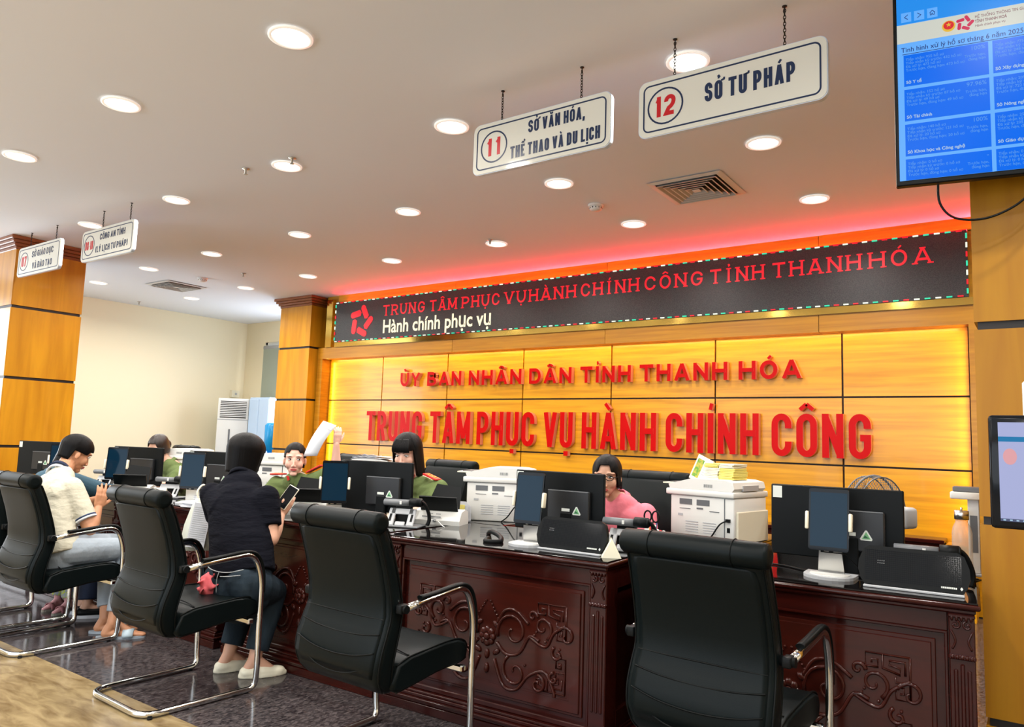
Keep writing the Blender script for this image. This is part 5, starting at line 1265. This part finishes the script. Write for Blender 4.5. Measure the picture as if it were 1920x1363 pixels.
b = MB(); b.rings([[(x*w, y*d+.01, z) for x, y in ((-1, -1), (-.3, -1.3), (.4, -.9), (1, -1.1), (1, 1), (.2, 1.2), (-1, .9))] for z, w, d in ((0, .10, .03), (.06, .105, .035), (.16, .09, .03), (.26, .06, .022), (.32, .035, .015))], True, True); b.build('bag_body', mat('plastic_film', (.44, .46, .40), .3), t)
b = MB(); b.T = Matrix.Rotation(R(8), 4, 'Y'); b.box(-.075, .03, -.05, -.036, .02, .29); n_ = b.build('newspaper', m_paper, t)
b = MB(); b.T = Matrix.Rotation(R(8), 4, 'Y')
for i in range(17): b.box(-.068, .022, -.0512, -.050, .06+i*.0125, .065+i*.0125)
b.box(-.065, -.03, -.0512, -.05, .025, .05); b.build('print_lines', m_lgrey, n_)
b = MB(); b.tube(bezier([(-.02, 0, .31), (-.03, 0, .36), (0, .02, .40), (.03, 0, .36), (.02, 0, .31)], 5), .006, 6); b.build('handle', m_ivory, t)
# pink crumpled cloth
b = MB(); random.seed(5)
for i in range(26):
    a = random.uniform(0, 2*PI); rr_ = random.uniform(.0, .055); z = random.uniform(.012, .10); q = V((rr_*math.cos(a), rr_*math.sin(a)*.8, z)); d = V((random.uniform(-1, 1), random.uniform(-1, 1), random.uniform(-.6, 1))).normalized()*.045
    q2 = q+d; q2.z = max(q2.z, .012); b.limb(q, q2, .016, .009, 8, .5)
b.limb((0, 0, .02), (0, 0, .08), .05, .03, 12); o = blob('pink_cloth', b, mat('coral_cloth', (.74, .13, .15), .8), .006, None, 1); o.location = (-3.80, 2.50, .485); tag(o, 'crumpled pink cloth on the seat behind the visitor in black', 'cloth')

# ---- officers in green
def epaulette(root, S, ax, m=m_epau, tilt=0):
    S = V(S); a = V(ax).normalized(); n = V((0, 0, 1)); n = (n-a*n.dot(a)).normalized(); c = a.cross(n)
    M_ = Matrix((a, c, n)).transposed().to_4x4(); M_.translation = S
    b = MB(); b.T = M_; b.box(-.066, .066, -.030, .030, 0, .012, .003); e = b.build('epaulette', m, root)
    b = MB(); b.T = M_; b.box(-.055, .055, -.016, -.009, .012, .0145).box(-.055, .055, .009, .016, .012, .0145)
    for i in range(3): b.prism([(.0+i*.03-.03+(.009 if j % 2 == 0 else .004)*math.cos(R(36*j)), (.009 if j % 2 == 0 else .004)*math.sin(R(36*j))) for j in range(10)], .012, .0165, axis='z')
    b.build('braid', m_epg, e)
def sitter(lab, hc, fwd, N, C_, W_, P_, SR, ER, WR, SL, EL, WL, skin, cloth, sl=.9, k=1.0, look=(0, 0), handR=None, handL=None, ax=(1, 0, 0), slr=(.066, .056), fine=.0055, slim=1.0, longsl=False, knees=1, up=(0, 0, 1)):
    p = thing('person', lab, 'person', (0, 0, 0)); H = hmat(hc, fwd, up)
    b = MB(); torso(b, P_, W_, C_, N, ax, .95); neck(b, N, H, .044); head_blob(b, H, k, True, slim)
    arm(b, SR, ER, WR, (.044, .036, .023)); arm(b, SL, EL, WL, (.044, .036, .023))
    f = V(fwd); f.z = 0; f.normalize(); s_ = f.cross(V((0, 0, 1)))
    hr = V(P_)+s_*.09+V((0, 0, -.02)); hl = V(P_)-s_*.09+V((0, 0, -.02)); kr = hr+V((0, -.40, -.03)); kl = hl+V((0, -.40, -.03)); ar = kr+V((0, .06, -.43)); al = kl+V((0, .06, -.43))
    leg(b, hr, kr, ar); leg(b, hl, kl, al); foot(b, ar, (0, -1, 0), .22); foot(b, al, (0, -1, 0), .22)
    hr_ = handR or dict(d=(0.1, -.9, -.1), nrm=(0, -.1, 1), side=(-1, 0, 0), curl=.5); hl_ = handL or dict(d=(-.1, -.9, -.1), nrm=(0, -.1, 1), side=(1, 0, 0), curl=.5)
    if not handR: hr_['side'] = tuple(-s_)
    if not handL: hl_['side'] = tuple(s_)
    hand(b, WR, k=.93, **hr_); hand(b, WL, k=.93, **hl_)
    blob('body', b, skin, fine, p, 2)
    s = MB(); torso(s, P_, W_, C_, V(N)-V((0, 0, .028)), ax, .99, .014, .012)
    for S_, E_, X_ in ((SR, ER, WR), (SL, EL, WL)):
        sleeve(s, S_, E_, sl, *slr); s.limb(V(C_)+(V(S_)-V(C_))*.35, S_, .10, slr[0]); s.limb(V(N)-V((0, 0, .055)), V(S_)+(V(E_)-V(S_))*.12, .055, slr[0]*.98); s.limb(V(C_), V(S_)+(V(E_)-V(S_))*.35, .11, slr[0])
        if longsl: s.limb(E_, V(E_)+(V(X_)-V(E_))*.8, slr[1], .038, 14, flat=(0, 1))
    sh = blob('shirt', s, cloth, .0065, p, 3)
    t_ = MB(); leg(t_, hr, kr, ar, (.09, .065, .05), .006, .9); leg(t_, hl, kl, al, (.09, .065, .05), .006, .9); t_.limb(P_, V(P_)+V((0, -.05, -.02)), .15, .14, 16, .8, ax); blob('trousers', t_, m_navyt if cloth is not m_khaki else m_khaki, .009, p, 2)
    collar(p, N, H, ax, cloth, .056, .030)
    face(p, H, k, look, slim=slim)
    return p, H, sh
# 3. officer looking this way with one raised arm
p, H, sh = sitter('woman in green uniform looking this way, one arm raised holding a sheet', (-4.835, 3.86, 1.172), (.74, -.67, -.03), (-4.85, 3.90, 1.03), (-4.86, 3.97, .89), (-4.86, 4.04, .76), (-4.86, 4.10, .62),
    (-5.075, 3.88, .975), (-5.09, 3.72, .80), (-4.86, 3.58, .90), (-4.625, 3.93, 1.035), (-4.50, 3.99, 1.115), (-4.470, 3.955, 1.31), m_skin3, m_khaki, .9, 1.10, (-.7, .1),
    handL=dict(d=(.2, -.05, .95), nrm=(.85, -.3, .1), side=(-.3, .9, .2), curl=.7, grip=1), ax=(.93, .36, .1), slr=(.06, .054), fine=.005)
hair_shell(p, H, lambda t: .078 if abs(t) < .5 else (.055 if abs(t) < 1.0 else (.018 if abs(t) < 2.0 else -.06)), m_hair, 1.10, .010, (.078, .100, .092), rows=14)
b = MB(); b.T = H; b.sph((0, -.125, .02), .04, .03, .04); b.build('hair_bun', m_hair, p)
epaulette(p, (-5.04, 3.87, 1.045), (.95, .15, .05)); epaulette(p, (-4.66, 3.92, 1.105), (.85, .3, .45))
b = MB(); b.T = H; b.prism([(-.055, -.125), (-.035, -.125), (-.028, -.155), (-.045, -.16)], .02, .032).prism([(.055, -.125), (.035, -.125), (.028, -.155), (.045, -.16)], .02, .032); b.build('collar_tab', m_epau, p)
# the sheet in her hand
t = thing('paper_sheet', 'white sheet held up in the raised hand of the officer', 'paper', (0, 0, 0))
b = MB(); rs = []
A0, A1, B0, B1 = V((-4.573, 3.90, 1.487)), V((-4.42, 3.90, 1.452)), V((-4.735, 3.86, 1.205)), V((-4.575, 3.86, 1.215))
for i in range(9):
    q = i/8; c = V((0, -.02*math.sin(q*PI), 0)); l = A0.lerp(B0, q)+c; r_ = A1.lerp(B1, q)+c; rs.append([l, r_, r_+V((0, .002, 0)), l+V((0, .002, 0))])
b.rings(rs, True, True); b.build('sheet', m_paper, t)
b = MB(); b.poly([A0.lerp(B0, .03)+V((.012, -.004, 0)), A1.lerp(B1, .03)+V((-.01, -.004, 0)), A1.lerp(B1, .16)+V((-.01, -.012, 0)), A0.lerp(B0, .16)+V((.012, -.012, 0))]); b.build('printed_block', m_lgrey, t)
t = thing('paper_sheet', 'white papers in the lap hand of the officer looking this way', 'paper', (-4.80, 3.44, DT), R(30))
b = MB(); b.T = Matrix.Rotation(R(-50), 4, 'X'); b.box(-.08, .08, 0, .004, 0, .16); b.build('sheet', m_paper, t)

# 4. officer with bobbed hair and fringe
p, H, sh = sitter('woman in green uniform with black bobbed hair and fringe behind a monitor', (-3.565, 3.79, 1.268), (.30, -.91, -.26), (-3.52, 3.88, 1.075), (-3.50, 3.95, .95), (-3.49, 4.0, .80), (-3.48, 4.06, .63),
    (-3.70, 3.88, 1.03), (-3.76, 3.72, .90), (-3.62, 3.55, .90), (-3.33, 3.86, 1.04), (-3.265, 3.73, .91), (-3.38, 3.56, .895), m_skin3, m_khaki, .85, 1.06, (0, -.8), ax=(1, .05, 0), slr=(.07, .064))
hair_shell(p, H, lambda t: .040 if abs(t) < 1.0 else (-.135 if abs(t) < 1.4 else -.15), m_hair, 1.06, .022, (.096, .108, .104), rows=22, flare=.03)
b = MB(); b.T = H
for i in range(15):
    x = -.056+i*.008; b.tube(bezier([(x*.75, .058, .118), (x, .088, .085), (x*1.05, .099, .06), (x*1.05, .097, .036)], 3), .0062, 6, sq=.7)
b.build('fringe', m_hair, p)
epaulette(p, (-3.375, 3.84, 1.115), (.95, -.1, -.25)); epaulette(p, (-3.66, 3.86, 1.10), (-.95, -.1, -.2))
b = MB(); b.T = H; b.prism([(-.062, -.135), (-.040, -.135), (-.030, -.17), (-.052, -.178)], .03, .042).prism([(.062, -.135), (.040, -.135), (.030, -.17), (.052, -.178)], .03, .042); b.build('collar_tab', m_epau, p)

# 5. woman in pink with glasses
p, H, sh = sitter('woman in a pink shirt and dark-rimmed glasses half hidden by the centre monitor', (-2.085, 3.91, 1.19), (.30, -.94, -.10), (-2.05, 4.0, 1.05), (-2.03, 4.07, .91), (-2.02, 4.12, .77), (-2.01, 4.18, .63),
    (-2.24, 4.0, .99), (-2.32, 3.86, .87), (-2.2, 3.66, .89), (-1.88, 4.0, .985), (-1.825, 3.93, .79), (-1.93, 3.70, .89), m_skin, m_pink, .9, 1.0, (0, -.3), ax=(1, .05, 0), slr=(.066, .060), slim=1.06)
hair_shell(p, H, lambda t: .078 if abs(t) < .5 else (.03 if abs(t) < .95 else (-.055 if abs(t) < 1.5 else -.07)), m_hair, 1.0, .014, (.086, .108, .096), rows=16)
g = MB(); g.T = H
for s in (-1, 1): g.tube(rrect_pts := [(s*.032+.022*math.cos(a)*(1.05), .093, .006+.014*math.sin(a)*(1.0)) for a in [2*PI*k/18 for k in range(18)]], .0022, 6, closed=True); g.tube([(s*.055, .090, .009), (s*.076, .03, .008), (s*.078, -.01, .0)], .0022, 6)
g.tube([(-.010, .094, .009), (0, .097, .011), (.010, .094, .009)], .0022, 6); g.build('glasses', m_black, p)
b = MB(); b.T = H; b.sph((0, -.10, -.02), .045, .04, .045); b.build('hair_bun', m_hair, p)

# 6. far woman, only the top of her head shows
p, H, sh = sitter('far woman with hair tied back, only her forehead above a monitor', (-6.66, 3.76, 1.205), (.35, -.85, -.38), (-6.60, 3.86, 1.06), (-6.59, 3.93, .93), (-6.58, 3.98, .79), (-6.58, 4.02, .63),
    (-6.80, 3.86, 1.0), (-6.86, 3.72, .88), (-6.75, 3.55, .89), (-6.40, 3.86, 1.0), (-6.36, 3.72, .88), (-6.45, 3.56, .89), m_skin, m_khaki, .9, .98, ax=(1, 0, 0), fine=.008)
hair_shell(p, H, lambda t: .075 if abs(t) < .6 else (.02 if abs(t) < 1.1 else -.05), m_hairb, .98, .014, (.082, .106, .094), rows=14)
b = MB(); b.T = H; b.sph((0, -.115, -.01), .045, .04, .05); b.build('hair_bun', m_hairb, p)

# 7. visitor in blue denim behind the man, 8. child in floral trousers
p = thing('person', 'visitor in a blue denim jacket hidden behind the man in the cream polo', 'person', (0, 0, 0))
H = hmat((-6.02, 2.74, 1.15), (.1, .9, -.35)); N = (-6.0, 2.62, 1.02); P_, W_, C_ = (-6.02, 2.44, .59), (-6.01, 2.48, .74), (-6.0, 2.54, .89)
SR, ER, WR = (-5.82, 2.66, .97), (-5.76, 2.86, .90), (-5.80, 3.06, .90); SL, EL, WL = (-6.2, 2.62, .97), (-6.28, 2.84, .90), (-6.15, 3.06, .90)
HR, KR, AR = (-5.92, 2.46, .56), (-5.80, 2.84, .52), (-5.72, 2.79, .09); HL, KL, AL = (-6.12, 2.46, .56), (-6.0, 2.85, .52), (-5.86, 2.83, .09)
b = MB(); torso(b, P_, W_, C_, N, (1, 0, 0), .95); neck(b, N, H); head_blob(b, H, .98); arm(b, SR, ER, WR); arm(b, SL, EL, WL); leg(b, HR, KR, AR); leg(b, HL, KL, AL); foot(b, AR, (.5, .8, 0), .22); foot(b, AL, (.3, .9, 0), .22)
hand(b, WR, (0, .95, -.1), (0, .1, 1), (-1, 0, 0), .3, .95); hand(b, WL, (0, .95, -.1), (0, .1, 1), (1, 0, 0), .3, .95); blob('body', b, m_skin, .0075, p, 2)
s = MB(); torso(s, P_, W_, C_, N, (1, 0, 0), 1.0, .02, .01)
for a, c, d in ((SR, ER, WR), (SL, EL, WL)): s.limb(a, c, .07, .06); s.limb(c, V(c)+(V(d)-V(c))*.85, .06, .045, flat=(0, 1)); s.limb(V(C_)+(V(a)-V(C_))*.3, a, .1, .07)
blob('denim_jacket', s, m_denim, .008, p, 2)
t_ = MB(); leg(t_, HR, KR, AR, (.095, .072, .062), .006, .92); leg(t_, HL, KL, AL, (.095, .072, .062), .006, .92); t_.limb(P_, (-6.02, 2.52, .57), .15, .14, 16, .8, (1, 0, 0)); blob('trousers', t_, m_navyt, .009, p, 2)
face(p, H, .98); hair_shell(p, H, lambda t: .06 if abs(t) < .6 else (-.05 if abs(t) < 1.3 else -.09), m_hair, .98, .02, (.085, .106, .095))
for A_ in (AR, AL):
    dd = V((.5, .8, 0)).normalized(); sx = V((dd.y, -dd.x, 0)); m = Matrix((sx, dd, V((0, 0, 1)))).transposed().to_4x4(); m.translation = (A_[0], A_[1], 0)
    b = MB(); b.T = m; b.limb((0, -.03, .04), (0, .12, .034), .046, .04, 14, .8, (1, 0, 0)); sn = b.build('sneaker', m_black, p); b = MB(); b.T = m; b.prism([(.048*math.cos(a), .045+.135*math.sin(a)) for a in [2*PI*k/24 for k in range(24)]], 0, .022, axis='z'); b.build('white_sole', m_paper, sn)
p = thing('person', 'small child in floral trousers and taupe sandals, only the feet show below the chair', 'person', (0, 0, 0))
H = hmat((-6.06, 2.72, .76), (0, .95, -.1)); N = (-6.06, 2.70, .645); P_, W_, C_ = (-6.06, 2.72, .40), (-6.06, 2.715, .47), (-6.06, 2.71, .56)
HR, KR, AR = (-6.01, 2.72, .38), (-5.98, 2.78, .22), (-5.97, 2.77, .07); HL, KL, AL = (-6.11, 2.72, .38), (-6.12, 2.78, .22), (-6.135, 2.77, .07)
b = MB(); torso(b, P_, W_, C_, N, (1, 0, 0), .52); neck(b, N, H, .03); head_blob(b, H, .85); arm(b, (-5.96, 2.71, .61), (-5.93, 2.75, .52), (-5.97, 2.82, .56), (.026, .022, .016)); arm(b, (-6.16, 2.71, .61), (-6.19, 2.75, .52), (-6.15, 2.82, .56), (.026, .022, .016))
leg(b, HR, KR, AR, (.045, .035, .024)); leg(b, HL, KL, AL, (.045, .035, .024)); foot(b, AR, (.3, -.9, 0), .15, .75); foot(b, AL, (.3, -.9, 0), .15, .75); hand(b, (-5.97, 2.82, .56), (0, .9, .2), (0, 0, 1), (-1, 0, 0), .4, .55); hand(b, (-6.15, 2.82, .56), (0, .9, .2), (0, 0, 1), (1, 0, 0), .4, .55)
blob('body', b, mat('pink_socks_skin', (.55, .28, .30), .7), .006, p, 2)
s = MB(); torso(s, P_, W_, C_, N, (1, 0, 0), .54, .012, 0); s.limb((-5.96, 2.71, .61), (-5.93, 2.75, .52), .036, .03); s.limb((-6.16, 2.71, .61), (-6.19, 2.75, .52), .036, .03); blob('shirt', s, m_paper, .008, p, 2)
t_ = MB(); leg(t_, HR, KR, AR, (.06, .05, .045), .004, .75); leg(t_, HL, KL, AL, (.06, .05, .045), .004, .75); t_.limb(P_, (-6.06, 2.72, .38), .075, .08, 14, .8, (1, 0, 0)); blob('floral_trousers', t_, mat('floral_print', (.42, .50, .10), .7, var=((55, 55, 55), (.30, .34, .42), 1, .46, .54)), .008, p, 1)
face(p, H, .85); hair_shell(p, H, lambda t: .06 if abs(t) < .6 else (-.04 if abs(t) < 1.3 else -.06), m_hair, .85, .02)
for A_ in (AR, AL):
    dd = V((.3, -.9, 0)).normalized(); sx = V((dd.y, -dd.x, 0)); m = Matrix((sx, dd, V((0, 0, 1)))).transposed().to_4x4(); m.translation = (A_[0], A_[1], 0)
    b = MB(); b.T = m; b.prism([(.038*math.cos(a), .03+.10*math.sin(a)) for a in [2*PI*k/20 for k in range(20)]], 0, .016, axis='z'); so = b.build('sandal', mat('taupe_rubber', (.26, .25, .21), .6), p)
    b = MB(); b.T = m; b.rings([[(.040*math.cos(a), y, .010+.05*math.sin(a)) for a in [PI*k/8 for k in range(9)]]+[(.036*math.cos(a), y, .010+.046*math.sin(a)) for a in [PI*k/8 for k in range(8, -1, -1)]] for y in (.05, .08)], True, True); b.build('strap', mat('mauve_strap', (.34, .14, .16), .6), so)
